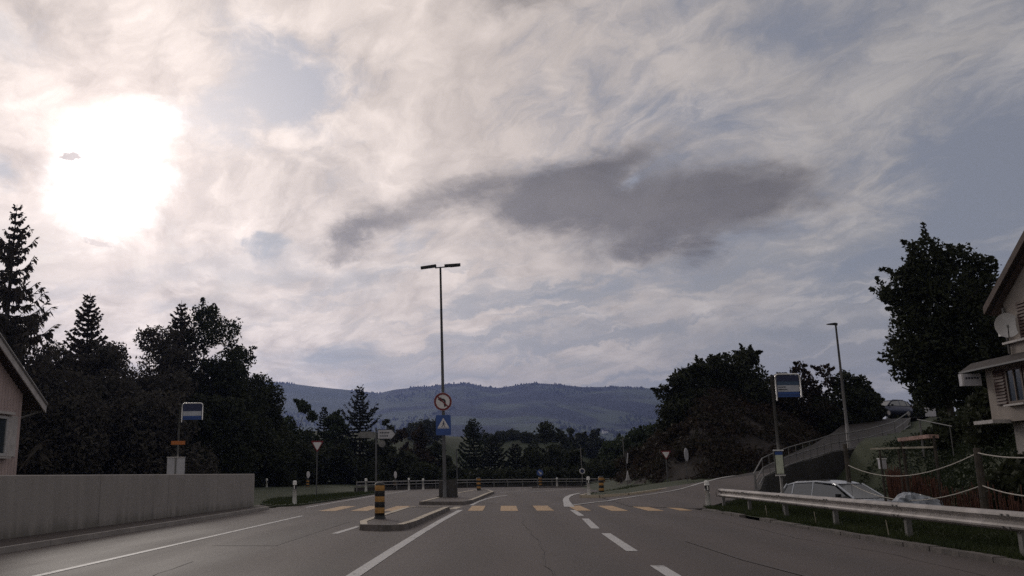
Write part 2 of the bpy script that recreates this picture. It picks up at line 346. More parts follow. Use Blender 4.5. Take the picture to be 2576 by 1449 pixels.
RAMP_N = [(8.0, 35.2, .0), (9.6, 38.2, .16), (11.85, 42, .5), (12.89, 45, .83), (13.45, 46.5, 1.03), (14.72, 48.5, 1.33), (15.9, 50, 1.65), (17.18, 51.5, 1.9), (18.45, 53, 2.11), (19.61, 54, 2.41), (20.94, 55, 2.55), (22.99, 57, 2.83), (26.3, 61, 3.5), (30, 67, 4.5), (33.5, 74, 5.5), (38, 81, 5.95), (50, 90, 6.0)]
RAMP_F = [(5.6, 37.5, .0), (5.8, 44, .0), (6.0, 50.5, .02), (6.5, 53.5, .05), (7.77, 52.6, .24), (9.26, 52.3, .44), (10.92, 52.9, .61), (12.84, 54.3, .78), (14.4, 55.6, .88), (15.87, 57, 1.0), (17.2, 58.6, 1.6), (18.8, 60.3, 2.2), (22.3, 64, 3.2), (26, 70, 4.3), (29.5, 77, 5.3), (32, 86, 5.95), (44, 98, 6.0)]
HILL = [(10.2, 64), (11.6, 60.5), (13.3, 57.4), (15.2, 58.3), (17.0, 60.3), (21, 65.2), (25, 71.5), (28.3, 78.5), (31, 88), (45, 105), (45, 140), (22, 140), (13, 92), (10.4, 75)]
def poly_dist(x, y, P):
    d = np.full(x.shape, 1e9); ins = np.zeros(x.shape, bool)
    for i in range(len(P)):
        (ax, ay), (bx, by) = P[i], P[(i + 1) % len(P)]
        vx, vy = bx - ax, by - ay; t = np.clip(((x - ax) * vx + (y - ay) * vy) / (vx * vx + vy * vy), 0, 1)
        d = np.minimum(d, np.hypot(x - ax - t * vx, y - ay - t * vy))
        if ay != by:
            ins ^= ((ay > y) != (by > y)) & (x < (bx - ax) * (y - ay) / (by - ay) + ax)
    return np.where(ins, d, -d)
def height(x, y):
    x = np.asarray(x, float); y = np.asarray(y, float)
    z = np.full(x.shape, -.06)
    # right: low yard, then the slope up to the house
    xs = 11.0 + np.clip(y - 20, 0, 8) * .18 + np.clip(y - 28, 0, 16) * .34
    slope = 3.2 * sm((x - xs) / 4.6)
    yard = -.06 - .42 * sm((x - 9.6) / 1.4)
    right = np.where(x > 7.6, yard + slope, z)
    up = np.clip(y - 50, 0, 30) * .105
    right = right + np.where(x > 16, up * sm((x - 16) / 5), 0)
    wr = sm((x - 7.6) / .5)
    near = (y < 50 + (x - 16) * 1.4) | ((x > 30) & (y < 160))
    z = np.where((x > 7.6) & near, right, z)
    # left: gentle lawn behind the wall
    z = np.where(x < -9.7, z + .25 * sm((-x - 9.7) / 6) + .04, z)
    # the land falls away behind the far guardrail, a meadow rises beyond
    fall = sm((y - 93 - np.clip(x - 6, 0, 8) * .6) / 30)
    z = z - 7. * fall * (x < 60)
    crest = 1.0 - .45 * sm((x - 5) / 45) + .1 * sm((-x) / 60)
    z = z + (18.5 * crest + 3.0 * (fbm(x / 40, y / 60, 3, 5) - .5)) * np.exp(-((y - 255) / 62.) ** 2) * fall
    z = z - 25 * sm((y - 300) / 250)
    # the wooded bank on the right
    d = poly_dist(x, y, HILL)
    foot = .3 + 3.4 * sm((x - 13) / 15)
    bank = foot + np.minimum(.95 * np.maximum(d, 0), 8.3 - .15 * np.maximum(x - 24, 0) - foot * .55 + .10 * np.maximum(d, 0)) + .5 * (fbm(x / 2.2, y / 2.2, 3, 9) - .5) * sm(d / 2)
    z = np.where(d > 0, bank, z)
    strip = sm((x - 6) / 10) * .9
    z = np.where((d <= 0) & (d > -3.5) & (y > 52) & (x > 5), np.maximum(z, strip - .1), z)
    # nothing may poke through the ramp
    cx = np.array([(a[0] + b[0]) / 2 for a, b in zip(RAMP_N, RAMP_F)]); cy = np.array([(a[1] + b[1]) / 2 for a, b in zip(RAMP_N, RAMP_F)]); cz = np.array([min(a[2], b[2]) for a, b in zip(RAMP_N, RAMP_F)])
    hw = np.array([math.dist(a[:2], b[:2]) / 2 for a, b in zip(RAMP_N, RAMP_F)])
    best = np.full(x.shape, 1e9); bz = np.zeros(x.shape)
    for i in range(len(cx) - 1):
        for t in np.linspace(0, 1, 5)[:-1]:
            X, Y, Z, W = [(1 - t) * A[i] + t * A[i + 1] for A in (cx, cy, cz, hw)]
            dd = np.hypot(x - X, y - Y) - W
            z = np.where(dd < .35, np.minimum(z, Z - .12), z)
    return z
def H(x, y): return float(height(np.array([x]), np.array([y]))[0])

def axis(lo, hi, d0, dmax, gr=1.09):
    a = [0.]; d = d0
    while a[-1] < hi:
        a.append(a[-1] + d)
        if a[-1] > 40: d = min(d * gr, dmax)
    b = [0.]; d = d0
    while b[-1] > lo:
        b.append(b[-1] - d)
        if b[-1] < -20: d = min(d * gr, dmax)
    return np.array(sorted(set(b + a)))
gx = axis(-1600, 1600, .7, 120); 
gy = np.concatenate([np.arange(-60, 8, 4.), np.arange(8, 112, .7), np.arange(112, 330, 4.), np.arange(330, 1300, 40.)])
XX, YY = np.meshgrid(gx, gy); ZZ = height(XX, YY)
nx, ny = len(gx), len(gy)
ii = (np.arange(ny - 1)[:, None] * nx + np.arange(nx - 1)[None, :]).ravel()
ground_mat = mat('meadow_ground', (.026, .036, .014), .9, col2=(.037, .044, .019), vscale=.25, fine=.35, fscale=6., bump=.6, bscale=5)
gnd = struct(np_mesh('ground', np.stack([XX.ravel(), YY.ravel(), ZZ.ravel()], 1), np.stack([ii, ii + 1, ii + nx + 1, ii + nx], 1), ground_mat, smooth=True))

gnd.data.materials.append(mat('bank_soil', (.024, .018, .015), .95, var=.4, vscale=.9, bump=.8, bscale=4))
cxg, cyg = (XX[:-1, :-1] + XX[1:, 1:]).ravel() / 2, (YY[:-1, :-1] + YY[1:, 1:]).ravel() / 2
dg = poly_dist(cxg, cyg, HILL) + 1.6 * (fbm(cxg / 1.5, cyg / 1.5, 3, 12) - .5)
gnd.data.polygons.foreach_set('material_index', ((dg > .5) & (dg < 6.6) & (cyg < 86)).astype(np.int32))

# far hills
RIDGE = [(-3200, 300), (-2000, 360), (-1400, 395), (-924, 373), (-804, 362), (-707, 349), (-546, 330), (-450, 318), (-385, 332), (-289, 340), (-225, 343), (-177, 349), (-88, 352), (-40, 341), (32, 332), (112, 343), (176, 349), (257, 344), (369, 331), (513, 330), (642, 321), (722, 308), (1000, 265), (1300, 150), (1700, 70), (3200, 90)]
rx, rzv = zip(*RIDGE)
hx = np.concatenate([np.arange(-3200, -1400, 100), np.arange(-1400, 1200, 10), np.arange(1200, 3201, 100)]).astype(float); hy = np.concatenate([np.arange(1150, 3500, 40), np.arange(3500, 4300, 80)]).astype(float)
HX, HY = np.meshgrid(hx, hy)
def hills(x, y):
    rz = np.interp(x * 3500 / np.maximum(y, 2400), rx, rzv)
    p = np.clip((y - 1150) / 2350, 0, 1.)
    spur = fbm(x / 420 + y / 900, y / 800, 4, 21)
    prof = p ** 1.5 * (1 + .55 * (spur - .5) * (1 - p) * 2)
    back = np.where(y > 3500, 1 - .5 * sm((y - 3500) / 800), 1.)
    z = -26 + (rz + 26) * np.clip(prof, 0, 1) * back
    z = z + 14 * (fbm(x / 110, y / 110, 3, 31) - .5) * sm(p * 3) * (1 - sm((p - .9) / .1) * .8)
    return z
HZ = hills(HX, HY)
hmat = bpy.data.materials.new('hillside'); hmat.use_nodes = True
N = NT(hmat.node_tree); P = N.node('ShaderNodeNewGeometry').outputs['Position']
sp_ = N.node('ShaderNodeSeparateXYZ'); N.l.new(P, sp_.inputs[0])
n1 = N.noise(P, .0026, 5, .6, .8); n2 = N.noise(P, .05, 3, .6)
low = N.step(sp_.outputs[2], 190., 40.)
leftm = N.step(sp_.outputs[0], 200., -700.)
f_ = N.step(N.add(n1, N.mul(low, .06), N.mul(leftm, .14)), .49, .60)
N.put(N.n['Principled BSDF'].inputs['Base Color'], N.mix(f_, N.rgb(N.add(.6, N.mul(n2, .8)), (.014, .018, .013)), N.rgb(N.add(.8, N.mul(n2, .4)), (.070, .088, .046))))
N.n['Principled BSDF'].inputs['Roughness'].default_value = .95; N.n['Principled BSDF'].inputs['Specular IOR Level'].default_value = .1
n_, k_ = len(hx), len(hy); ii = (np.arange(k_ - 1)[:, None] * n_ + np.arange(n_ - 1)[None, :]).ravel()
struct(np_mesh('hills', np.stack([HX.ravel(), HY.ravel(), HZ.ravel()], 1), np.stack([ii, ii + 1, ii + n_ + 1, ii + n_], 1), hmat, smooth=True))
# woods along the ridge and in patches on the slopes (one mass of small crowns)
def cones(name, P, rad, hgt, m, sides=5):
    n = len(P); a = np.linspace(0, 2 * np.pi, sides, endpoint=False)
    ring = lambda k, zf, jit: np.stack([P[:, 0, None] + np.cos(a) * rad[:, None] * k * jit, P[:, 1, None] + np.sin(a) * rad[:, None] * k * jit, (P[:, 2, None] + hgt[:, None] * zf) * np.ones(sides)], 2)
    j1 = RNG.uniform(.7, 1.25, (n, sides)); j2 = RNG.uniform(.6, 1.2, (n, sides))
    V = np.concatenate([ring(.75, -.1, j1), ring(1., .42, j1), ring(.55, .82, j2), (P + np.stack([0 * hgt, 0 * hgt, hgt], 1))[:, None, :]], 1)
    per = 3 * sides + 1; F = []
    for r in range(2):
        for k in range(sides): F += [(r * sides + k, r * sides + (k + 1) % sides, (r + 1) * sides + (k + 1) % sides), (r * sides + k, (r + 1) * sides + (k + 1) % sides, (r + 1) * sides + k)]
    for k in range(sides): F.append((2 * sides + k, 2 * sides + (k + 1) % sides, 3 * sides))
    F = np.array(F)[None] + (np.arange(n) * per)[:, None, None]
    return np_mesh(name, V.reshape(-1, 3), F.reshape(-1, 3), m)
wx = RNG.uniform(-1100, 900, 9000); wy = RNG.uniform(1500, 3500, 9000)
keep = fbm(wx / 260, wy / 330, 4, 44) > .53
rx1 = RNG.uniform(-1150, 900, 1500); ry1 = RNG.uniform(3440, 3530, 1500); kr = fbm(rx1 / 70, ry1 * 0, 4, 51) > .47
wx = np.concatenate([wx[keep], rx1[kr]]); wy = np.concatenate([wy[keep], ry1[kr]])
wh = (4 + 8 * RNG.uniform(0, 1, len(wx)) ** 2) * np.where(wy > 3440, .75, 1.)
tag(cones('forest', np.stack([wx, wy, hills(wx, wy)], 1), wh * .38, wh, MT['far']), 'dark woods covering the hazy far hills and their ridge', 'forest', kind='stuff')

# ------------------------------------------------------------------ road
road_poly = [(-9.1, -15), (7.62, -15), (7.62, 35.2), (8.0, 35.2), (9.6, 38.2), (9.6, 47), (6.3, 53.6), (8, 60), (10.6, 66), (10.5, 84), (13.2, 92.5), (9, 91.5), (4, 89), (-2, 85.8), (-7, 77), (-10.6, 71), (-22, 84.5), (-46, 92), (-60, 70), (-40, 55), (-17, 46), (-9.1, 37.2)]
b = MB(); b.quad(*[(x, y, 0.) for x, y in road_poly]); road = struct(b.build('road', MT['asphalt']))
me = road.data
b = MB()
nN = [Vector(p) for p in RAMP_N]; nF = [Vector(p) for p in RAMP_F]; K = 6
# the side road climbing to the right
V = []; 
for a, c in zip(nN, nF):
    for k in range(K + 1): V.append(a.lerp(c, k / K) + Vector((0, 0, .012)))
F = [(i * (K + 1) + k, (i + 1) * (K + 1) + k, (i + 1) * (K + 1) + k + 1, i * (K + 1) + k + 1) for i in range(len(nN) - 1) for k in range(K)]
b._add(V, F); b.mi = [0 if f[0] // (K + 1) < 5 else 1 for f in F]; struct(b.build('side_road', [MT['asphalt'], MT['asphalt_shade']], smooth=True))

def lift(z): return .006 + z
def stroke(pts, w, name='road_line', m='white', z=.006, zf=None):
    b = MB(); L = []; pts = [Vector((p[0], p[1], 0)) for p in pts]
    for i, p in enumerate(pts):
        t = (pts[min(i + 1, len(pts) - 1)] - pts[max(i - 1, 0)]).normalized(); nrm = Vector((-t.y, t.x, 0))
        ww = w[i] if isinstance(w, (list, tuple)) else w
        h = zf[i] + .02 if zf else z
        L.append((p + nrm * ww / 2 + Vector((0, 0, h)), p - nrm * ww / 2 + Vector((0, 0, h))))
    for (a, c), (d, e) in zip(L, L[1:]): b.quad(c, e, d, a)
    return b.build(name, MT[m], road)
def lerp_pts(a, b, n): return [(a[0] + (b[0] - a[0]) * i / n, a[1] + (b[1] - a[1]) * i / n) for i in range(n + 1)]
stroke(lerp_pts((-2.05, 6), (-1.96, 12.5), 6) + [(-1.86, 17), (-1.72, 22), (-1.55, 27), (-1.38, 31), (-1.24, 34.3)], .2)
stroke([(-.95, 39.3), (-.72, 44), (-.35, 49), (.2, 53), (.92, 56.5)], .16)
stroke(lerp_pts((-6.5, 2), (-6.44, 12.3), 5) + [(-6.42, 20), (-6.41, 29.7)], .13)
stroke([(-7.8, 36.8), (-7.75, 42), (-7.6, 49), (-7.4, 56), (-7.1, 63), (-6.75, 72)], .13)
for y0, y1, xa, xb in ((4, 8.5, 2.3, 2.38), (9.6, 14.1, 2.38, 2.45), (16.6, 21.3, 2.47, 2.59), (23.07, 27.9, 2.56, 2.8), (29.7, 34.2, 2.85, 2.98)): stroke([(xa, y0), ((xa + xb) / 2, (y0 + y1) / 2), (xb, y1)], .21)
stroke([(3.12, 37.2), (3.2, 38.6), (3.36, 41), (3.62, 45), (3.95, 49), (4.4, 53), (5.0, 57), (5.9, 61.5)], [.42, .42, .36, .32, .30, .30, .28, .2], z=.014)
zrl = [(3.37, 38.7), (5.0, 43.4), (6.6, 46.8), (8.1, 48.6), (9.6, 48.9), (11.2, 49.4), (13.2, 51.0), (15, 52.7)]
def ramp_z(x, y):
    best = (1e9, 0)
    for a, c in zip(nN, nF):
        pass
    pts = [(a.lerp(c, t)) for a, c in zip(nN, nF) for t in (0, .2, .4, .6, .8, 1)]
    ws = [(1 / (1e-3 + (p.x - x) ** 2 + (p.y - y) ** 2) ** 2, p.z) for p in pts]
    return sum(w * z for w, z in ws) / sum(w for w, z in ws)
stroke([(2.86, 65.5), (4.6, 70.5), (6.59, 76.8)], .16); stroke([(.5, 63.6), (2.6, 69.6)], .16); stroke([(2.0, 65), (2.95, 65.2)], .2)
for a, c in (((2.0, 71.5), (3.0, 74)), ((4.8, 76), (5.8, 78)), ((-.2, 69.5), (1.2, 72.2)), ((7.4, 79.5), (8.6, 81.5))): stroke([a, c], .14)
stroke([(-15.2, 54), (-14.9, 60), (-14.6, 65)], .13); stroke([(-19.5, 70), (-16.8, 71.2)], .2); stroke([(-11.2, 66.2), (-9.3, 67.4)], .14)
# zebra crossing: every yellow bar
for x0, x1 in ((-6.6, -5.95), (-5.4, -4.74), (-4.2, -3.6), (-.95, -.38), (.27, .92), (1.62, 2.25), (3.05, 3.6), (4.32, 4.92), (5.62, 6.2), (6.8, 7.25)):
    dy = RNG.uniform(-.15, .15); sk = .06
    b = MB(); b.quad((x0, 33.5 + dy, .006 if x0 != 3.05 else .010), (x1, 33.5 + dy, .006 if x0 != 3.05 else .010), (x1 + sk, 38.5 + dy, .006 if x0 != 3.05 else .010), (x0 + sk, 38.5 + dy, .006 if x0 != 3.05 else .010)); b.build('crosswalk_bar', MT['yellow'], road)
# short white marks by the nose of the island
stroke([(-3.75, 21.0), (-3.6, 24.0)], .16); stroke([(-1.6, 35.2), (-1.42, 37.5)], .3, m='cream')
# dark seam in the asphalt
MT['seam'] = mat('seam_bitumen', (.066, .053, .050), .68, var=.2, vscale=9)
stroke([(5.1, 6), (4.4, 11), (4.0, 15), (3.9, 19)], [.10, .14, .08, .03], 'seam', 'seam', .009)
MT['patch'] = asphalt('patched_asphalt', .84)
b = MB(); b.quad((-5.6, 17.5, .004), (-4.3, 17.5, .004), (-4.2, 26.2, .004), (-5.5, 26.2, .004)); b.build('asphalt_patch', MT['patch'], road)
for pts in ([(6.9, 8), (6.5, 12), (6.75, 16), (6.4, 20), (6.6, 25), (6.3, 30)], [(.9, 6), (1.0, 10), (.75, 14), (.95, 19), (.8, 25), (1.0, 31)], [(-4.9, 8), (-4.7, 11.5), (-4.95, 15)]):
    dense = []
    for a, c in zip(pts, pts[1:]): dense += lerp_pts(a, c, 6)[:-1]
    dense = [(x + RNG.normal(0, .025), y) for x, y in dense]; stroke(dense, [.012 + .014 * RNG.uniform() for _ in dense], 'crack', 'seam', .009)
# rising white line along the mouth of the side road
b = MB(); L = []
mouth = [(3.37, 38.7, .03), (4.6, 42.2, .03), (6.0, 45.4, .03), (7.3, 47.3, .12), (8.6, 47.9, .25), (9.9, 48.6, .40), (11.3, 49.9, .60), (12.6, 51.2, .78)]

# ------------------------------------------------------------------ traffic islands, verges, kerbs
def island(name, outline, h, top, rim_w=.22, rim=None, label=None, cat=None, skip=()):
    root = thing(name, label, cat)
    n = len(outline); cxy = Vector((sum(p[0] for p in outline) / n, sum(p[1] for p in outline) / n))
    inner = []
    for i, p in enumerate(outline):
        a, c = Vector(outline[i - 1]), Vector(outline[(i + 1) % n]); t = (c - a).normalized(); inner.append(Vector(p) + Vector((-t.y, t.x)) * rim_w)
    for i in range(n):
        j = (i + 1) % n; a, c = Vector(outline[i]), Vector(outline[j]); ia, ic = inner[i], inner[j]
        hh = h - (RNG.uniform(0, .008))
        b = MB(); g_ = .008 * (c - a).normalized()
        a, c, ia, ic = a + g_, c - g_, ia + g_, ic - g_
        bw = (ia - a).normalized() * .03
        b._add([(*a, -.03), (*c, -.03), (*(c + bw), hh), (*(a + bw), hh), (*ia, hh), (*ic, hh), (*ia, -.03), (*ic, -.03)], [(0, 1, 2, 3), (3, 2, 5, 4), (4, 5, 7, 6), (0, 3, 4, 6), (1, 7, 5, 2)])
        b.mi[1] = 1
        b.build('kerb_stone', [MT['stone'], MT['cream'] if rim and i not in skip else MT['stone']], root)
    b = MB(); b.quad(*[(p.x, p.y, h - .02) for p in inner]); b.build('surface', MT[top], root)
    return root
def resample(P, step, closed=True):
    out = []; m = len(P)
    for i in range(m if closed else m - 1):
        a, c = Vector(P[i]), Vector(P[(i + 1) % m]); k = max(1, round((c - a).length / step))
        out += [tuple(a.lerp(c, t / k)) for t in range(k)]
    return out
island('traffic_island', resample([(-3.36, 22.35), (-2.75, 22.05), (-2.22, 22.4), (-2.05, 24), (-1.62, 33.9), (-2.5, 34.1), (-3.05, 34.1), (-3.35, 33.0), (-3.62, 24)], 1.3), .145, 'asphalt', rim=True, label='long low refuge island with pale painted kerb at the near end of the crosswalk', cat='traffic island', skip=(0, 1))
island('traffic_island', resample([(-3.3, 39.9), (-1.3, 39.6), (-.95, 42), (-.6, 48), (-.25, 55), (.12, 61), (-.25, 66.5), (-.9, 69), (-1.5, 66), (-2.2, 58), (-2.9, 48)], 2.2), .15, 'asphalt', rim=True, label='pointed refuge island that carries the tall lamp post beyond the crosswalk', cat='traffic island', skip=(0, 1))
island('traffic_island', resample([(3.6, 82.2), (9.6, 84.5), (10.0, 85.3), (3.9, 83.6)], 3.), .13, 'asphalt', label='thin far island in front of the guardrail holding a blue keep right sign', cat='traffic island')
# grass wedge on the left, between the two roads
def grass_bed(name, outline, z, label=None):
    b = MB(); b.quad(*[(x, y, z) for x, y in outline]); n = len(outline)
    for i in range(n):
        a, c = outline[i], outline[(i + 1) % n]; b.quad((*a, -.05), (*c, -.05), (*c, z), (*a, z))
    return struct(b.build(name, ground_mat))
wedge = [(-9.3, 37.4), (-8.5, 39.0), (-8.25, 45), (-8.0, 53), (-7.9, 62.5), (-8.6, 64.3), (-9.6, 62), (-11.2, 53), (-11.6, 46), (-10.6, 40)]
grass_bed('grass_verge', wedge, .07)
# grass tip on the right between main road and side road
tipbed = [(5.0, 50.6), (5.9, 50.2), (7.4, 49.9), (8.9, 50.3), (10.6, 51.6), (12.6, 53.9), (14.6, 56.6), (12.6, 58.6), (10.9, 61), (9.9, 66), (8.4, 62), (6.2, 56.5)]
tz = [.10, .12, .22, .40, .56, .76, .95, .9, .6, .3, .15, .10]
b = MB(); cen = Vector((8.9, 56.2, .45)); V = [(p[0], p[1], z + .03) for p, z in zip(tipbed, tz)] + [tuple(cen)]
b._add(V, [(i, (i + 1) % len(tipbed), len(tipbed)) for i in range(len(tipbed))])
for i in range(len(tipbed)):
    a, c = V[i], V[(i + 1) % len(tipbed)]; b.quad((a[0], a[1], -.1), (c[0], c[1], -.1), c, a)
struct(b.build('grass_verge', ground_mat))
kr = struct(MB().build('kerb', MT['stone']))
tip_pts = [(*p, z) for p, z in zip(tipbed, tz)]
for (ax, ay, az_), (bx, by, bz_) in list(zip(tip_pts, tip_pts[1:]))[:6] + [(tip_pts[-1], tip_pts[0])]:
    a, c = Vector((ax, ay, az_)), Vector((bx, by, bz_)); n_ = Vector((c.y - a.y, -(c.x - a.x), 0)).normalized()
    b = MB(); w = n_ * .18; u = Vector((0, 0, .05)); d_ = Vector((0, 0, .2))
    b._add([a - d_, c - d_, c + w - d_, a + w - d_, a + u, c + u, c + w + u, a + w + u], [(3, 2, 1, 0), (4, 5, 6, 7), (0, 1, 5, 4), (1, 2, 6, 5), (2, 3, 7, 6), (3, 0, 4, 7)])
    b.build('kerb_stone', MT['cream'], kr)
# white line following that kerb on the side road
ml = [(3.4, 38.9), (5.0, 43.2), (6.4, 46.2), (7.6, 47.6), (9.1, 48.1), (10.6, 49.1), (12.2, 50.8), (14, 53)]
from mathutils.bvhtree import BVHTree
sr = bpy.data.objects['side_road'].data
bvh = BVHTree.FromPolygons([v.co.copy() for v in sr.vertices], [tuple(p.vertices) for p in sr.polygons])
def on_ramp(x, y):
    h = bvh.ray_cast(Vector((x, y, 30)), Vector((0, 0, -1)))
    return h[0].z if h[0] is not None else 0.
def ramp_stroke(pts, w):
    dense = []
    for a, c in zip(pts, pts[1:]): dense += lerp_pts(a, c, 5)[:-1]
    dense.append(pts[-1])
    stroke(dense, w, zf=[max(on_ramp(*p), 0.) for p in dense])
ramp_stroke(ml, .17)

# right kerb: single stones, some shifted or missing
y = 34.0; i = 0
while y > 4:
    L = .98
    if i not in (5, 6):
        b = MB(); xk = 7.66 + .16 * 0 + (34 - y) * .004 + RNG.uniform(-.015, .015); b.box((xk + .10, y - L / 2, -.01 + RNG.uniform(-.02, .012)), (.21, L - .004, .15), RNG.uniform(-.02, .02)); b.build('kerb_stone', MT['stone'], kr)
    y -= 1.0; i += 1
# little rounded corner at the crossing
for k in range(4):
    a = R(20 + 22 * k); b = MB(); b.box((7.78 + .9 * (1 - math.cos(a)), 34.2 + .9 * math.sin(a), .02), (.2, .34, .10), -a * .8, taper=.93); b.build('kerb_stone', MT['stone'], kr)
# verge strip behind it
vx = np.array([7.84, 8.1, 8.4, 8.8, 9.2, 9.6, 10.0, 10.8]); vy = np.arange(2, 35.2, .6); VX, VY = np.meshgrid(vx, vy)
VZ = .05 + .05 * (fbm(VX * 2, VY * 2, 3, 3) - .5) + .24 * sm((VX - 8.3) / 1.1) - .7 * sm((VX - 9.6) / 1.2); VX = VX + .05 * (fbm(VY * 1.5, VX, 2, 8) - .5)
n_ = len(vx); ii = (np.arange(len(vy) - 1)[:, None] * n_ + np.arange(n_ - 1)[None, :]).ravel()
struct(np_mesh('grass_verge', np.stack([VX.ravel(), VY.ravel(), VZ.ravel()], 1), np.stack([ii, ii + 1, ii + n_ + 1, ii + n_], 1), ground_mat, smooth=True))
def blades(name, pts, h, w, m, label):
    n = len(pts); a = RNG.uniform(0, 2 * np.pi, n); hh = h * RNG.uniform(.4, 1.2, n); dx, dy = np.cos(a) * w, np.sin(a) * w
    lx, ly = RNG.normal(0, .35, n) * hh, RNG.normal(0, .35, n) * hh
    V = np.stack([pts + np.stack([-dx, -dy, 0 * a], 1), pts + np.stack([dx, dy, 0 * a], 1), pts + np.stack([lx, ly, hh], 1)], 1).reshape(-1, 3)
    return tag(np_mesh(name, V, np.arange(3 * n).reshape(-1, 3), m), label, 'grass', kind='stuff')
gp = np.stack([RNG.uniform(7.92, 10.2, 60000), 3 + 32 * RNG.uniform(0, 1, 60000) ** 1.15], 1)
gp = gp[fbm(gp[:, 0] * 1.5, gp[:, 1] * 1.5, 3, 4) > .2]
gz = .05 + .24 * sm((gp[:, 0] - 8.3) / 1.1) - .7 * sm((gp[:, 0] - 9.6) / 1.2)
blades('verge_grass', np.column_stack([gp, gz]), .13, .012, MT['grass'], 'short dark grass on the verge under the near guardrail')
gp = np.stack([RNG.uniform(-11.6, -7.9, 9000), RNG.uniform(37.5, 64, 9000)], 1); gp = gp[poly_dist(gp[:, 0], gp[:, 1], wedge) > .05]
blades('wedge_grass', np.column_stack([gp, np.full(len(gp), .06)]), .16, .02, MT['grass'], 'thin grass on the wedge between main road and side road at left')
gp = np.stack([RNG.uniform(5, 14.6, 9000), RNG.uniform(50, 66, 9000)], 1); gp = gp[poly_dist(gp[:, 0], gp[:, 1], tipbed) > .1]
blades('tip_grass', np.column_stack([gp, .1 + .75 * sm((gp[:, 0] - 6) / 9)]), .14, .02, MT['grass'], 'thin grass on the tip below the wooded bank at right')
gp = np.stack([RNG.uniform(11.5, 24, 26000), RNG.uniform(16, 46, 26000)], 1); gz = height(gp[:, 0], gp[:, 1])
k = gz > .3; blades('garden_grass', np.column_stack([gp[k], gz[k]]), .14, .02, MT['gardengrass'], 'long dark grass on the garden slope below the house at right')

# pavement strip and the concrete wall on the left
b = MB(); b.box((-9.55, 10, .03), (1.1, 50.4, .14)); struct(b.build('pavement', MT['pave']))
y = -14.
kl = struct(MB().build('kerb', MT['stone']))
while y < 34.5:
    b = MB(); b.box((-8.95, y + .97, .035), (.10, 1.94, .15)); b.build('kerb_stone', MT['conc'], kl); y += 1.96
cw = thing('concrete_wall', 'long plain grey concrete wall along the left roadside', 'wall', (-9.9, 35.8, 0))
yy = 0.
for L_ in (4.6, 4.6, 4.6, 4.6, 4.6, 4.6, 4.6, 4.6, 4.6):
    x0, x1 = -.0155 * yy * 0 + .15 - yy * .022, .15 - (yy + L_) * .022
    y0, y1 = -yy, -(yy + L_ - .02)
    b = MB(); t = .28; hh = 1.40
    def ring(xa, ya): return [(xa, ya, -.1), (xa, ya, hh - .02), (xa - .02, ya, hh), (xa - t + .02, ya, hh), (xa - t, ya, hh - .02), (xa - t, ya, -.1)]
    A, B_ = ring(x0, y0), ring(x1, y1); b._add(A + B_, [(i, (i + 1) % 6, 6 + (i + 1) % 6, 6 + i) for i in range(6)] + [tuple(reversed(range(6))), tuple(range(6, 12))])
    b.build('wall_panel', MT['wallconc'], cw); yy += L_

# retaining wall under the side road
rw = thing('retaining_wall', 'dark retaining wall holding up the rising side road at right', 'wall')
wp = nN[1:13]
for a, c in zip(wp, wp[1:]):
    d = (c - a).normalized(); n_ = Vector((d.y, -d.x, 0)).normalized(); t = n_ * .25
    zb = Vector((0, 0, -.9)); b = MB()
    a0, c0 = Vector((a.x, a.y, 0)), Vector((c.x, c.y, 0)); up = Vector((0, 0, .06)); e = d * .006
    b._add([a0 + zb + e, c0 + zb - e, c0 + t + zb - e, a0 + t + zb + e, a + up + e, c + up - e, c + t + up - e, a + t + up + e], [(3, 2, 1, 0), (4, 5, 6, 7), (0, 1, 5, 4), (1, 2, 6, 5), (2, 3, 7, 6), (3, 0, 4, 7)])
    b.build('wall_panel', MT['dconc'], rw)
# railing on top of it
rl = thing('railing', 'grey tubular handrail rising along the top of the dark retaining wall', 'railing')
RT = [(13.54, 46.5, 1.0), (14.81, 48.5, 1.33), (15.99, 50, 1.62), (17.26, 51.5, 1.88), (18.54, 53, 2.12), (19.7, 54, 2.4), (21.04, 55, 2.56), (23.09, 57, 2.86), (26.4, 61, 3.5), (30.1, 67, 4.5)]
RTv = [Vector(p) + Vector((.06, -.12, .06)) for p in RT]
rail_h = (.97, .50, .06)
ends = {0: Vector((11.85, 41.9, 1.28)), 1: Vector((11.98, 42.3, .86)), 2: Vector((12.05, 42.4, .52))}
for k, hgt in enumerate(rail_h):
    pts = [ends[k]] + [p + Vector((0, 0, hgt)) for p in RTv]
    b = MB(); b.tube(pts, .03, 8); b.build('rail', MT['galvd'], rl)
for p in RTv + [(a + c) / 2 for a, c in zip(RTv, RTv[1:])]:
    b = MB(); b.tube([p - Vector((0, 0, .1)), p + Vector((0, 0, .97))], .022, 6); b.build('post', MT['galvd'], rl)
for q in ((11.9, 42.0), (12.06, 42.45)):
    b = MB(); b.tube([(q[0], q[1], .2), (q[0] + .02, q[1], 1.25)], .04, 8); b.build('post', MT['lpole'], rl)

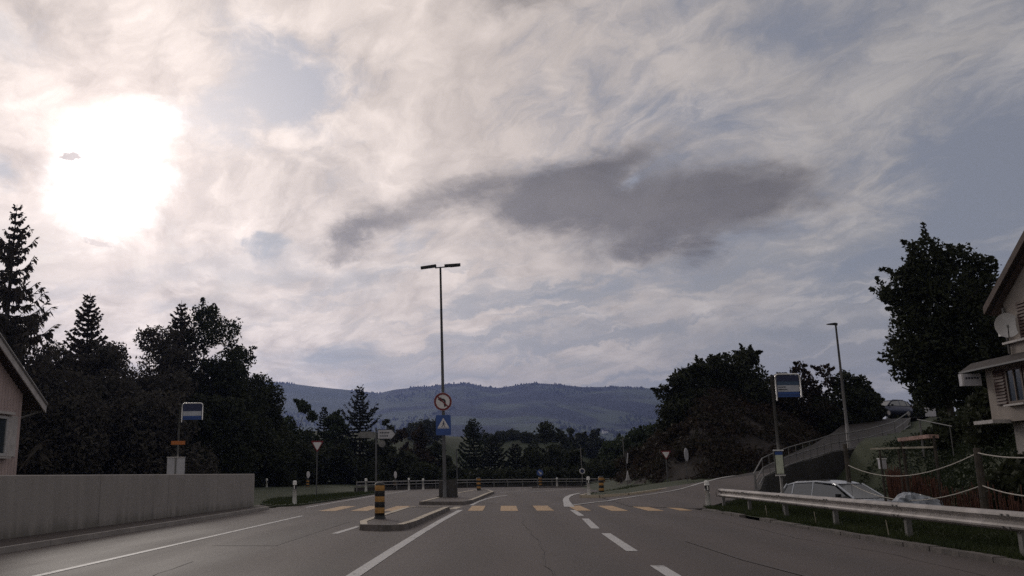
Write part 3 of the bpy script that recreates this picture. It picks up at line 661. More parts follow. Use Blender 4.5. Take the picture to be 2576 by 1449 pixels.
# ------------------------------------------------------------------ guardrails
def w_beam(p0, p1, top, parent, mname='galv'):
    # W profile facing -x (the road): (offset towards the road, height below the top)
    prof = [(.0, 0), (.035, -.012), (.075, -.045), (.08, -.075), (.055, -.105), (.005, -.145), (.0, -.165), (.055, -.205), (.08, -.235), (.075, -.265), (.035, -.298), (.0, -.31)]
    b = MB(); V = []; a, c = Vector(p0), Vector(p1); d = (c - a).normalized(); n_ = Vector((-d.y, d.x, 0)) if d.y < 0 else Vector((-d.y, d.x, 0))
    if n_.x > 0: n_ = -n_
    for q in (a, c):
        for o, z in prof: V.append(q + n_ * o + Vector((0, 0, top + z)))
    m = len(prof)
    for q in (a, c):
        for o, z in prof: V.append(q + n_ * (o - .006) + Vector((0, 0, top + z)))
    F = [(i, i + 1, m + i + 1, m + i) for i in range(m - 1)] + [(2 * m + i + 1, 2 * m + i, 3 * m + i, 3 * m + i + 1) for i in range(m - 1)]
    F += [(0, m, 3 * m, 2 * m), (m - 1, 3 * m - 1, 4 * m - 1, 2 * m - 1)]
    b._add(V, F); o = b.build('beam_section', MT[mname], parent, smooth=False)
    return o, n_
gr = thing('guardrail', 'grey steel W-beam guardrail along the near right roadside', 'guardrail', (0, 0, 0))
GP = [(8.5, 34.6), (8.44, 31.0), (8.34, 27.0), (8.24, 23.0), (8.15, 19.0), (8.08, 15.0), (8.02, 11.0), (7.97, 7.0), (7.92, 3.0)]
for i, (a, c) in enumerate(zip(GP, GP[1:])):
    ov = .12
    av, cv = Vector((*a, 0)), Vector((*c, 0)); d = (cv - av).normalized()
    off = Vector((-.004 * (i % 2), 0, 0))
    w_beam(av + off, cv + d * ov + off, .77, gr)
    # bolts at the lap joint, on the upper and lower wave
    for dy in (-.09, .09):
        for z in (.705, .515):
            q = cv + d * dy + Vector((-.085, 0, z)); b = MB(); b.box(q, (.03, .035, .035)); b.build('bolt', MT['galvd'], gr)
for i, p in enumerate(GP):
    y = p[1] - .1
    b = MB(); b.box((p[0] + .09, y, .3), (.10, .11, .8)); po = b.build('post', MT['galvd'], gr); b = MB(); b.box((p[0] + .02, y, .62), (.05, .09, .22)); b.build('spacer', MT['galvd'], po)
b = MB(); b.tube([(8.45, 34.62, .62 + .14 * math.cos(R(a))) if False else (8.43 + .06 * math.cos(R(a)), 34.66, .62 + .155 * math.sin(R(a))) for a in range(90, 271, 30)], .02, 6); b.build('end_cap', MT['galv'], gr)
for y in (27.2, 23.2, 19.1):
    b = MB(); b.tube([(8.06, y + .3, .1), (8.05, y + .34, .40)], .009, 5); b.build('marker_rod', MT['board'], gr)
fg = thing('guardrail', 'long low far guardrail with two pale rails across the end of the road', 'guardrail')
FP = [(-10.6, 69.0), (-9.4, 71.4), (-6.6, 77), (-3.6, 83), (-1.2, 86.5), (1.5, 88.6), (4.5, 90.2), (7.5, 91.6), (10.6, 93), (14.3, 94.6)]
for a, c in zip(FP, FP[1:]):
    a, c = Vector((*a, 0)), Vector((*c, 0)); u = Vector((0, 0, 1))
    for z, r_ in ((.70, .05), (.46, .04)):
        b = MB(); b.tube([a + u * z, c + u * z], r_, 8); b.build('rail', MT['lpole'], fg)
    d = (c - a)
    for t in (0., .5):
        q = a + d * t; b = MB(); b.box((q.x, q.y + .12, .33), (.1, .1, .8)); b.build('post', MT['galvd'], fg)
    b = MB(); nrm = Vector((-d.y, d.x, 0)).normalized() * .15
    b.quad(a - u * .1 + nrm, c - u * .1 + nrm, c + u * .30 + nrm, a + u * .30 + nrm); b.quad(a - u * .1 + nrm * 1.4, a + u * .30 + nrm * 1.4, c + u * .30 + nrm * 1.4, c - u * .1 + nrm * 1.4); b.quad(a + u * .3 + nrm, c + u * .3 + nrm, c + u * .3 + nrm * 1.4, a + u * .3 + nrm * 1.4)
    b.build('kick_board', MT['dconc'], fg)

# ------------------------------------------------------------------ posts and bollards
def delineator(x, y, h, label, z=0., white_low=True):
    r = thing('delineator_post', label, 'road post', (x, y, z), group='white delineator posts along the road edges')
    s = h / 1.07
    b = MB(); b.lathe([(.105, -.06), (.10, .0), (.085, .68 * s)], n=12); b.build('post_body', MT['wplast'], r, True)
    b = MB(); b.lathe([(.088, .68 * s), (.086, .88 * s)], n=12); b.build('black_band', MT['black'], r, True)
    b = MB(); b.lathe([(.089, .88 * s), (.092, .97 * s), (.088, 1.02 * s), (.06, 1.055 * s), (.0, 1.07 * s)], n=12); b.build('post_head', MT['wplast'], r, True)
    b = MB(); b.box((0, -.086, .78 * s), (.045, .012, .15 * s)); b.build('reflector', MT['refl'], r)
    return r
delineator(8.14, 35.0, 1.07, 'white delineator post beside the near end of the right guardrail')
delineator(-8.82, 39.2, 1.07, 'white delineator post on the grass just past the end of the concrete wall', .03)
delineator(-8.75, 61.3, 1.0, 'white delineator post at the far tip of the left grass wedge', .05)
delineator(-6.9, 73.5, 1.0, 'left one of the two white delineators close together before the far guardrail')
delineator(-5.75, 74.0, .95, 'right one of the two white delineators close together before the far guardrail')
delineator(5.34, 50.5, 1.06, 'white delineator post on the grass tip beside a striped bollard', .1)
delineator(6.3, 88.2, .9, 'small white delineator in front of the middle of the far guardrail')
delineator(-19.6, 76, 1.0, 'white delineator seen just past the top corner of the concrete wall')
def bollard(x, y, z, h, r, label, sign=None):
    o = thing('striped_bollard', label, 'bollard', (x, y, z), group='black and yellow striped bollards')
    b = MB(); b.lathe([(r * 1.25, 0), (r * 1.22, .03), (r * 1.04, .06), (r, .16 * h)], n=18); b.build('base', MT['black'], o, True)
    zz = .16 * h; bands = ['yel', 'black', 'yel', 'black', 'yel']; bh = (.92 - .16) * h / len(bands)
    for i, k in enumerate(bands):
        rr = r * (1.0 if k == 'yel' else 1.03)
        b = MB(); b.lathe([(rr * .97, zz), (rr, zz + .012), (rr, zz + bh - .012), (rr * .97, zz + bh)], n=18); b.build('yellow_band' if k == 'yel' else 'black_band', MT[k], o, True); zz += bh
    b = MB(); b.lathe([(r * 1.03, zz), (r * 1.03, zz + .035 * h), (r * .85, zz + .06 * h), (r * .3, zz + .08 * h), (0, zz + .08 * h)], n=18); b.build('cap', MT['black'], o, True)
    if sign == 'blue':
        b = MB(); b.tube([(0, 0, h), (0, 0, h + .62)], .03, 6); b.build('sign_post', MT['galvd'], o)
        b = MB(); b.tube([(0, -.035, h + .4), (0, -.06, h + .4)], .30, 24); d = b.build('sign_disc', MT['signblue'], o)
        Mx = Matrix.Translation((0, -.062, h + .4)) @ Matrix.Rotation(R(90), 4, 'X') @ Matrix.Rotation(R(-45), 4, 'Z')
        b = MB(); b.prism([(-.18, -.05), (.05, -.05), (.05, -.13), (.22, 0), (.05, .13), (.05, .05), (-.18, .05)], .008, Mx); b.build('arrow', MT['signwhite'], d)
    if sign == 'edge':
        b = MB(); b.tube([(0, 0, h), (0, 0, h + .75)], .03, 6); b.build('sign_post', MT['galvd'], o)
        Mr = Matrix.Rotation(R(72), 3, 'Z'); b = MB(); b.tube([Mr @ Vector((0, -.04, h + .45)), Mr @ Vector((0, -.06, h + .45))], .3, 24); b.build('sign_disc', MT['signwhite'], o)
    return o
bollard(-3.22, 25.35, .125, 1.02, .142, 'nearest and largest striped bollard, on the nose of the refuge island')
bollard(-1.0, 65.2, .13, .92, .15, 'striped bollard on the far end of the island behind the lamp post')
bollard(4.4, 83.0, .11, .85, .15, 'striped far bollard carrying a small blue keep right disc', 'blue')
bollard(6.5, 54.4, .15, 1.0, .15, 'striped bollard on the grass tip at right of the crosswalk')
bollard(-16.6, 79, .0, .85, .15, 'striped far bollard at left topped by a round sign seen edge on', 'edge')
bollard(-8.4, 76.6, .0, .8, .14, 'dim striped bollard left of the two close delineators by the far guardrail', 'edge')
bollard(11.3, 92.2, .0, .8, .13, 'dim small striped bollard before the right part of the far guardrail')

# ------------------------------------------------------------------ signs
def yield_tri(w, flip=True):
    h = w * .866; r_ = .06 * w; P = []
    for k, (cx, cy) in enumerate(((-w / 2 + r_ * 1.7, h / 2 - r_), (w / 2 - r_ * 1.7, h / 2 - r_), (0, -h / 2 + r_ * 2))):
        a0 = (210, 90, -30)[k]
        a0 = {0: 210, 1: 90, 2: -30}[k]
    pts = []
    for (cx, cy, s, e) in ((0, -h / 2 + 2 * r_, 210, 330), (w / 2 - r_ * 1.73, h / 2 - r_, -30, 90), (-w / 2 + r_ * 1.73, h / 2 - r_, 90, 210)):
        for a in np.linspace(s, e, 5): pts.append((cx + r_ * math.cos(R(a)), cy + r_ * math.sin(R(a))))
    return pts
def face(x, y, z, rz=0., tilt=0.): return Matrix.Translation((x, y, z)) @ Matrix.Rotation(rz, 4, 'Z') @ Matrix.Rotation(R(90), 4, 'X')
def yield_sign(x, y, zc, w, rz, label, z0=0.):
    o = thing('yield_sign', label, 'road sign', (x, y, z0), rz)
    b = MB(); b.tube([(0, .05, -.1), (0, .05, zc + .3 * w)], .035, 8); b.build('pole', MT['pole'], o)
    b = MB(); b.prism(yield_tri(w), .02, face(0, 0, zc)); f_ = b.build('sign_plate', MT['red'], o)
    b = MB(); b.prism(yield_tri(w * .70), .012, face(0, -.015, zc + .015 * w)); b.build('sign_face', MT['signwhite'], f_)
    return o
yield_sign(-10.7, 53.6, 3.02, .82, .25, 'red edged yield sign on a thin pole left of the road')
yield_sign(11.1, 58.0, 2.42 - .6, .66, -.1, 'red edged yield sign standing before the dark bank at right', .6)
o = thing('round_sign', 'round road sign seen almost edge on before the dark bank', 'road sign', (12.15, 57.0, .75), R(62))
b = MB(); b.tube([(0, .05, -.1), (0, .05, 2.1)], .025, 8); b.build('pole', MT['pole'], o)
b = MB(); b.tube([(0, -.02, 1.68), (0, .02, 1.68)], .41, 28); b.build('sign_disc', MT['bin'], o)
o = thing('triangle_sign', 'white triangular warning sign seen edge on below a second plate', 'road sign', (9.55, 64.3, .0), R(55))
b = MB(); b.tube([(0, .05, -.1), (0, .05, 2.75)], .022, 8); b.build('pole', MT['pole'], o)
b = MB(); b.prism([(-.34, -.32), (.34, -.32), (0, .34)], .03, face(0, 0, 1.13)); b.build('sign_plate', MT['signwhite'], o)
b = MB(); b.box((.1, -.02, 2.35), (.09, .05, .75), tilt=Matrix.Rotation(R(14), 3, 'Y')); b.build('marker_plate', MT['bin'], o)
o = thing('round_sign', 'small round white sign on a thin mast behind the far guardrail', 'road sign', (9.6, 96.5, -.6))
b = MB(); b.tube([(0, .05, -.3), (-.05, .05, 4.6)], .03, 8); b.build('pole', MT['galv'], o)
b = MB(); b.tube([(0, -.02, 2.1), (0, .02, 2.1)], .3, 24); d = b.build('sign_disc', MT['signwhite'], o)
b = MB(); b.tube([(0, -.035, 2.1), (0, -.02, 2.1)], .2, 24); b.build('sign_face', MT['navy'], d)

# direction sign
o = thing('direction_sign', 'white arrow shaped direction sign pointing right on a grey post', 'road sign', (-7.25, 55.2, 0))
b = MB(); b.tube([(0, .06, -.1), (0, .06, 4.2)], .06, 10); b.build('pole', MT['pole'], o)
P_ = [(-.0, -.31), (.92, -.31), (1.22, 0), (.92, .31), (0, .31)]
b = MB(); b.prism(P_, .04, face(.1, 0, 3.80)); brd = b.build('arrow_board', MT['black'], o)
b = MB(); b.prism([(.03, -.27), (.90, -.27), (1.12, 0), (.90, .27), (.03, .27)], .012, face(.1, -.035, 3.80)); b.build('board_face', MT['bin'], brd)
for z, L_ in ((3.90, .62), (3.70, .5)):
    b = MB()
    xx = .25
    while xx < .25 + L_: 
        w = RNG.uniform(.05, .1); b.box((xx + w / 2, -.052, z), (w, .008, RNG.uniform(.06, .1))); xx += w + .035
    b.build('faded_lettering', MT['ink'], brd)
b = MB(); b.prism([(-.0, -.2), (-.92, -.2), (-1.1, 0), (-.92, .2), (0, .2)][::-1], .04, face(-.1, .1, 3.78)); b.build('back_board', MT['galvd'], o)
b = MB(); b.tube([(.38, 0, 3.22), (.38, .03, 3.22)], .22, 20); b.box((.2, .04, 3.22), (.4, .02, .05)); b.build('small_plate', MT['galvd'], o)

# bus stops
def bus_stop(x, y, label, post_h, z0, rz=0., back=False, W=.74):
    o = thing('bus_stop_sign', label, 'bus stop', (x, y, z0), rz)
    b = MB(); b.tube([(0, 0, -.2), (0, 0, post_h)], .045, 10); b.build('pole', MT['galvd'], o, True)
    b = MB(); b.lathe([(.052, post_h), (.052, post_h + .05), (.03, post_h + .075), (0, post_h + .08)], n=10); b.build('pole_cap', MT['black'], o, True)
    T, Bt = post_h + .08, post_h - .62; x0 = .10; rr = .1; pts = []
    pts.append((x0, 0, Bt - .12)); pts.append((x0, 0, T - rr))
    for a in (30, 60, 90): pts.append((x0 + rr - rr * math.cos(R(a)), 0, T - rr + rr * math.sin(R(a))))
    for a in (90, 60, 30, 0): pts.append((x0 + W - rr + rr * math.cos(R(a)), 0, T - rr + rr * math.sin(R(a))))
    pts.append((x0 + W, 0, Bt - .02))
    b = MB(); b.tube(pts, .022, 8); b.build('tube_frame', MT['chrome'], o, True)
    cx = x0 + W / 2; w = W - .08
    bands = [('navy', .04, .22), ('blueband', .22, .23), ('blueband', .235, .34), ('pale', .345, .545), ('signblue', .55, .635), ('blueband', .64, .65), ('signblue', .655, .71)]
    b = MB(); b.box((cx, .012, T - .375), (w, .02, .69)); pn = b.build('panel', MT['navy'], o)
    for k, a, c in bands:
        if k == 'navy': continue
        if back and k == 'blueband': continue
        b = MB(); b.box((cx, -.003, T - (a + c) / 2), (w - .02, .01, c - a)); b.build('panel_band', MT[k], pn)
    if not back:
        for z, L_ in ((T - .40, .20), (T - .475, .24)):
            b = MB(); xx = x0 + .07
            while xx < x0 + .07 + L_:
                q = RNG.uniform(.018, .04); b.box((xx + q / 2, -.011, z), (q, .006, RNG.uniform(.022, .036))); xx += q + .008
            b.build('faded_lettering', MT['ink'], pn)
    for z in (Bt + .05, T - .2):
        b = MB(); b.box((.05, 0, z), (.1, .03, .03)); b.build('bracket', MT['galvd'], o)
    return o
bs = bus_stop(8.78, 28.2, 'tall blue bus stop sign with timetable case behind the right guardrail', 4.28, .0)
bs.rotation_euler = (0, R(.0), 0)
b = MB(); b.box((-.04, -.08, 1.648), (.27, .06, .74)); tc_ = b.build('timetable_case', MT['black'], bs)
b = MB(); b.box((-.04, -.115, 1.60), (.215, .012, .56)); b.build('timetable_sheet', mat('timetable_paper', (.52, .55, .44), .6, var=.12, vscale=9), tc_)
b = MB(); b.box((-.04, -.116, 1.935), (.215, .012, .10)); b.build('blue_header', MT['signblue'], tc_)
b = MB(); b.box((-.04, -.09, 2.02), (.29, .10, .04)); b.build('case_edge', MT['chrome'], tc_); b = MB(); b.box((-.04, -.09, 1.275), (.27, .10, .04)); b.build('case_edge', MT['chrome'], tc_)
bs2 = bus_stop(-13.5, 37.0, 'blue and white bus stop sign rising behind the concrete wall', 4.2, .15, back=True, W=.92)
b = MB(); b.box((.0, -.04, 2.58), (.62, .03, .16)); b.build('orange_plate', MT['orange'], bs2)
b = MB(); b.box((-.03, -.09, 1.45), (.76, .10, 1.0)); bb = b.build('display_board', MT['bin'], bs2)
b = MB(); b.box((-.03, -.10, 1.965), (.80, .14, .03)); b.build('top_edge', MT['chrome'], bb)
b = MB(); b.box((-.03, -.15, 1.45), (.07, .02, 1.0)); b.build('centre_bar', MT['galvd'], bb)

# lamp post in the middle, with its two signs
lp = thing('street_lamp', 'tall double armed street lamp on the island in the middle of the road', 'street lamp', (-2.5, 46.8, .12))
b = MB(); b.tube([(0, 0, 0), (0, 0, .9), (-.02, 0, 6), (-.05, 0, 12.4)], [.11, .095, .08, .055], 12); b.build('pole', MT['pole'], lp, True)
b = MB(); b.lathe([(.16, 0), (.16, .04), (.11, .06)], n=12); b.build('base_flange', MT['galvd'], lp)
b = MB(); b.tube([(-.34, 0, 12.40), (-.05, 0, 12.42), (.24, 0, 12.44)], .035, 8); b.build('cross_arm', MT['pole'], lp)
for s, xa, xb, za, zb in ((-1, -.28, -1.14, 12.52, 12.44), (1, .18, 1.06, 12.50, 12.56)):
    b = MB(); P_ = [(xa, za - .06), (xb, zb - .075), (xb, zb + .03), (xa, za + .055)]
    if s > 0: P_ = P_[::-1]
    for q in (0,):
        b.prism([(p[0], p[1]) for p in P_], .34, Matrix.Translation((0, .17, 0)) @ Matrix.Rotation(R(90), 4, 'X'))
    hd = b.build('lamp_head', MT['black'], lp)
    b = MB(); b.box(((xa + xb) / 2 + s * .12, 0, (za + zb) / 2 - .078), (.5, .26, .012), tilt=Matrix.Rotation(-math.atan2(zb - za, xb - xa) if s > 0 else -math.atan2(za - zb, xa - xb), 3, 'Y')); b.build('lamp_lens', MT['galvd'], hd)
# no left turn sign
o = thing('no_left_turn_sign', 'round red ringed no left turn sign fixed to the lamp post', 'road sign', (-2.52, 46.62, 5.12))
b = MB(); b.tube([(0, .03, 0), (0, 0, 0)], .485, 40); pl = b.build('sign_plate', MT['signwhite'], o)
b = MB(); n_ = 48; V = []
for k in range(n_):
    a = 2 * math.pi * k / n_
    for r_, yy in ((.47, -.004), (.375, -.004), (.375, -.014), (.47, -.014)): V.append((r_ * math.cos(a), yy, r_ * math.sin(a)))
b._add(V, [(k * 4 + j, ((k + 1) % n_) * 4 + j, ((k + 1) % n_) * 4 + (j + 1) % 4, k * 4 + (j + 1) % 4) for k in range(n_) for j in range(4)]); b.build('red_ring', MT['red'], pl)
arrow = [(.06, -.26), (.15, -.26), (.15, .0)] + [(.0 + .15 * math.cos(R(a)), .0 + .17 * math.sin(R(a))) for a in (20, 45, 70)] + [(-.08, .17), (-.08, .25), (-.27, .125), (-.08, .0), (-.08, .085), (-.02, .08), (.04, .05), (.06, -.0)]
b = MB(); b.prism(arrow, .008, face(0, -.003, 0)); b.build('black_arrow', MT['black'], pl)
Md = face(0, -.012, 0) @ Matrix.Rotation(R(-45), 4, 'Z')
b = MB(); b.prism([(-.385, -.035), (.385, -.035), (.385, .035), (-.385, .035)], .006, Md); b.build('red_slash', MT['red'], pl)
for z in (.18, -.18): b = MB(); b.box((0, .06, z), (.25, .06, .05)); b.build('clamp', MT['galvd'], o)
# pedestrian crossing sign
o = thing('pedestrian_crossing_sign', 'blue square pedestrian crossing sign on the lamp post under a round sign', 'road sign', (-2.51, 46.62, 3.88))
w, h_ = .40, .53; P_ = []
for sx, sy, a0 in ((1, -1, -90), (1, 1, 0), (-1, 1, 90), (-1, -1, 180)):
    for a in (0, 45, 90): P_.append((sx * (w - .06) + .06 * math.cos(R(a0 + a)), sy * (h_ - .06) + .06 * math.sin(R(a0 + a))))
b = MB(); b.prism(P_, .025, face(0, .02, 0)); pl = b.build('sign_plate', MT['signblue'], o)
b = MB(); b.prism([(-.30, -.12), (.30, -.12), (0, .38)], .008, face(0, -.004, 0)); tr = b.build('white_triangle', MT['signwhite'], pl)
b = MB()
for P_ in ([(-.03, .02), (.03, .02), (.05, .14), (-.02, .14)], [(-.03, .02), (.0, .02), (-.07, -.10), (-.11, -.10)], [(.0, .02), (.03, .02), (.10, -.10), (.06, -.10)], [(.03, .13), (.05, .10), (.11, .03), (.09, .02)], [(-.02, .14), (-.04, .11), (-.09, .05), (-.07, .04)]): b.prism(P_, .006, face(0, -.0125, 0))
b.prism([(.02 + .032 * math.cos(R(a)), .185 + .032 * math.sin(R(a))) for a in range(0, 360, 40)], .006, face(0, -.0125, 0))
b.build('walking_figure', MT['navy'], tr)
b = MB(); b.box((0, -.008, -.155), (.62, .008, .035)); b.build('white_bar', MT['signwhite'], pl)
for z in (.3, -.3): b = MB(); b.box((0, .06, z), (.25, .06, .05)); b.build('clamp', MT['galvd'], o)
# dark block beside the lamp foot
o = thing('concrete_block', 'dark grey upright block standing behind the foot of the tall lamp', 'block', (-2.38, 47.25, .13))
b = MB(); b.box((-.28, 0, .44), (.34, .5, .88), taper=.9); b.build('block_half', MT['dconc'], o)
b = MB(); b.box((.22, 0, .45), (.62, .5, .90), taper=.92); b.build('block_half', MT['dconc'], o)
b = MB(); b.box((0, 0, .02), (1.1, .6, .06)); b.build('foot_plate', MT['dconc'], o)

# lamp on the right, and thin far masts
o = thing('street_lamp', 'single headed street lamp on the rising side road at right', 'street lamp', (19.9, 52.2, 2.15))
o.location = (21.66, 56.2, 2.55)
b = MB(); b.tube([(.0, 0, -.4), (0, 0, 2.0), (0, 0, 7.80)], [.115, .09, .055], 10); b.build('pole', MT['lpole'], o, True)
b = MB(); P_ = [(.07, 7.74), (.09, 7.88), (-.05, 7.92), (-.52, 7.86), (-.52, 7.82), (-.05, 7.78)]
b.prism(P_, .22, Matrix.Translation((0, .11, 0)) @ Matrix.Rotation(R(90), 4, 'X')); b.build('lamp_head', MT['black'], o)
b = MB(); b.box((-.12, 0, 3.5), (.2, .05, .06)); b.build('side_plate', MT['galvd'], o)
for nm, lb, x, y, z0, h_ in (('mast', 'thin grey mast standing behind the far guardrail at its right end', 14.2, 97, -1.2, 6.2), ('mast', 'thin dark mast just right of the lamp post, before the meadow', -3.55, 91, -.6, 4.4)):
    o = tag(MB().tube([(0, 0, 0), (-.06, 0, h_)], [.09, .055], 8).build(nm, MT['galvd' if x > 0 else 'pole'], loc=(x, y, z0)), lb, 'mast')

# ------------------------------------------------------------------ right hand side: rope fence, reeds, rack, wrapped bundle
fo = thing('rope_fence', 'dark wooden posts joined by two pale sagging ropes behind the guardrail', 'fence')
posts = [(12.2, 32.0, -.5, 2.3), (10.30, 20.0, -.5, 1.86), (8.95, 14.9, -.1, 1.75)]
for i, (x, y, z0, z1) in enumerate(posts):
    b = MB(); b.tube([(x, y, z0), (x, y, z1)], [.085, .075] if i == 0 else [.085, .07], 8); b.build('post', MT['dwood'], fo)
def sag(p, q, s, n=14):
    p, q = Vector(p), Vector(q); return [p.lerp(q, t / n) - Vector((0, 0, s * 4 * (t / n) * (1 - t / n))) for t in range(n + 1)]
for p, q, s in (((12.2, 31.9, 1.58), (10.3, 20, 1.75), .42), ((12.2, 31.9, .96), (10.3, 20, 1.08), .42), ((10.3, 20, 1.76), (8.95, 14.9, 1.64), .08), ((10.3, 20, 1.08), (8.95, 14.9, 1.0), .1)):
    b = MB(); b.tube(sag(p, q, s), .012, 6); b.build('rope', MT['rope'], fo)
# reddish reed screen: many thin canes
b_pts = []; V = []; Fs = []
path = [(14.2, 33.6), (12.9, 29.5), (12.0, 25.5), (11.2, 21.5), (10.2, 17.5), (9.4, 13.5)]
for a, c in zip(path, path[1:]):
    Ln = math.dist(a, c)
    for k in range(int(Ln / .05)):
        t = RNG.uniform(); x = a[0] + (c[0] - a[0]) * t + RNG.normal(0, .05); y = a[1] + (c[1] - a[1]) * t + RNG.normal(0, .05)
        zb = min(H(x, y), .1) - .2; zt = {0: 1.35, 1: 1.15, 2: .85, 3: .78, 4: .72}[path.index(a)] + RNG.normal(0, .10); o_ = len(V); w = RNG.uniform(.008, .018); lx = RNG.normal(0, .05)
        V += [(x - w, y, zb), (x + w, y, zb), (x, y + 1.6 * w, zb), (x + lx - w, y, zt), (x + lx + w, y, zt), (x + lx, y + 1.6 * w, zt)]
        Fs += [(o_, o_ + 1, o_ + 4, o_ + 3), (o_ + 1, o_ + 2, o_ + 5, o_ + 4), (o_ + 2, o_, o_ + 3, o_ + 5)]
sc_ = thing('reed_screen', 'rust brown screen of thin upright canes running below the garden slope', 'screen')
tag(np_mesh('canes', V, Fs, MT['reed'], sc_), kind='stuff')
for p in path:
    b = MB(); b.tube([(p[0], p[1] + .1, -.5), (p[0], p[1] + .1, .75 if p != path[0] else 1.2)], .035, 6); b.build('post', MT['dwood'], sc_)
# garden rack of pale boards
rk = thing('garden_rack', 'open timber rack with pale boards on thin posts in the garden', 'rack')
def beam(p, q, w, h_, m, name='board'):
    p, q = Vector(p), Vector(q); d = q - p; b = MB(); ang = math.atan2(d.y, d.x); el_ = math.atan2(d.z, math.hypot(d.x, d.y))
    b.box((p + q) / 2, (d.length, w, h_), ang, tilt=Matrix.Rotation(-el_, 3, 'Y')); return b.build(name, MT[m], rk)
beam((11.43, 28.0, 2.04), (11.86, 27.05, 2.04), .12, .05, 'board'); beam((11.90, 26.95, 2.04), (12.29, 26.0, 2.03), .12, .05, 'board')
p0, p1 = Vector((11.9, 27.0, 2.27)), Vector((12.32, 26.0, 2.33))
for k in range(3):
    a, c = p0.lerp(p1, k / 3 + .005), p0.lerp(p1, (k + 1) / 3 - .01); beam(a, c, .35, .10, 'redboard')
for x, y, zt in ((11.55, 27.75, 2.0), (11.82, 27.15, 2.0), (11.9, 27.0, 2.3), (12.3, 26.0, 2.35)):
    b = MB(); b.tube([(x, y, -.4), (x, y, zt)], .028 if zt < 2.2 else .045, 6); b.build('post', MT['redboard' if zt < 2.0 else 'dwood'], rk)
o = thing('meter_box', 'small pale grey box on a short post beside the garden rack', 'box', (12.5, 30.0, -.45))
b = MB(); b.box((0, 0, 1.0), (.05, .05, 2.0)); b.build('post', MT['dwood'], o)
b = MB(); b.box((0, -.05, 2.05), (.20, .14, .30)); bx = b.build('casing', MT['bin'], o); b = MB(); b.box((0, -.05, 2.22), (.24, .18, .04)); b.build('lid', MT['wplast'], bx)
o = thing('hand_rail', 'short sloping pale handrail on the garden steps before the house', 'handrail', (14.6, 30, 2.05))
b = MB(); b.tube([(-.1, 1.6, 1.05), (.1, -.2, .72)], .02, 6); b.build('rail', MT['pole'], o)
for t in (0, 1):
    b = MB(); b.tube([(-.08 + .16 * t, 1.5 - 1.6 * t, -.2), (-.08 + .16 * t, 1.5 - 1.6 * t, 1.02 - .28 * t)], .035 if t == 0 else .016, 6); b.build('post', MT['galvd'], o)
# wrapped bundle
bd = thing('wrapped_bundle', 'crumpled silver grey tarpaulin bundle lying behind the guardrail', 'bundle', (11.3, 25.6, .0))
def crumple(name, rx_, ry_, rz_, c, m, seed, parent):
    rg = np.random.default_rng(seed); b = MB(); nu, nv = 16, 9; V = []
    for j in range(nv + 1):
        ph = math.pi * j / nv
        for i in range(nu):
            t = 2 * math.pi * i / nu; k = 1 + .22 * (rg.uniform() - .5) + .12 * math.sin(3 * t + j)
            V.append((c[0] + rx_ * k * math.sin(ph) * math.cos(t), c[1] + ry_ * k * math.sin(ph) * math.sin(t), c[2] + rz_ * k * math.cos(ph)))
    F = [(j * nu + i, (j + 1) * nu + i, (j + 1) * nu + (i + 1) % nu, j * nu + (i + 1) % nu) for j in range(nv) for i in range(nu)]
    b._add(V, F); return b.build(name, MT[m], parent)
crumple('tarpaulin', .42, .5, .27, (.0, 0, .52), 'tarp', 3, bd); crumple('tarpaulin', .30, .4, .22, (.42, -.1, .46), 'tarp', 6, bd)
for c_, s_ in (((-.18, -.2, .62), 5), ((-.22, -.2, .5), 8), ((.22, -.3, .42), 9)): crumple('white_fold', .13, .15, .07, c_, 'tarpw', s_, bd)
b = MB(); b.box((.42, -.1, .68), (.42, .1, .05), tilt=Matrix.Rotation(R(16), 3, 'Y')); b.build('white_slat', MT['tarpw'], bd)
b = MB(); b.box((.1, 0, .12), (.9, .8, .5)); b.build('pallet', MT['dwood'], bd)

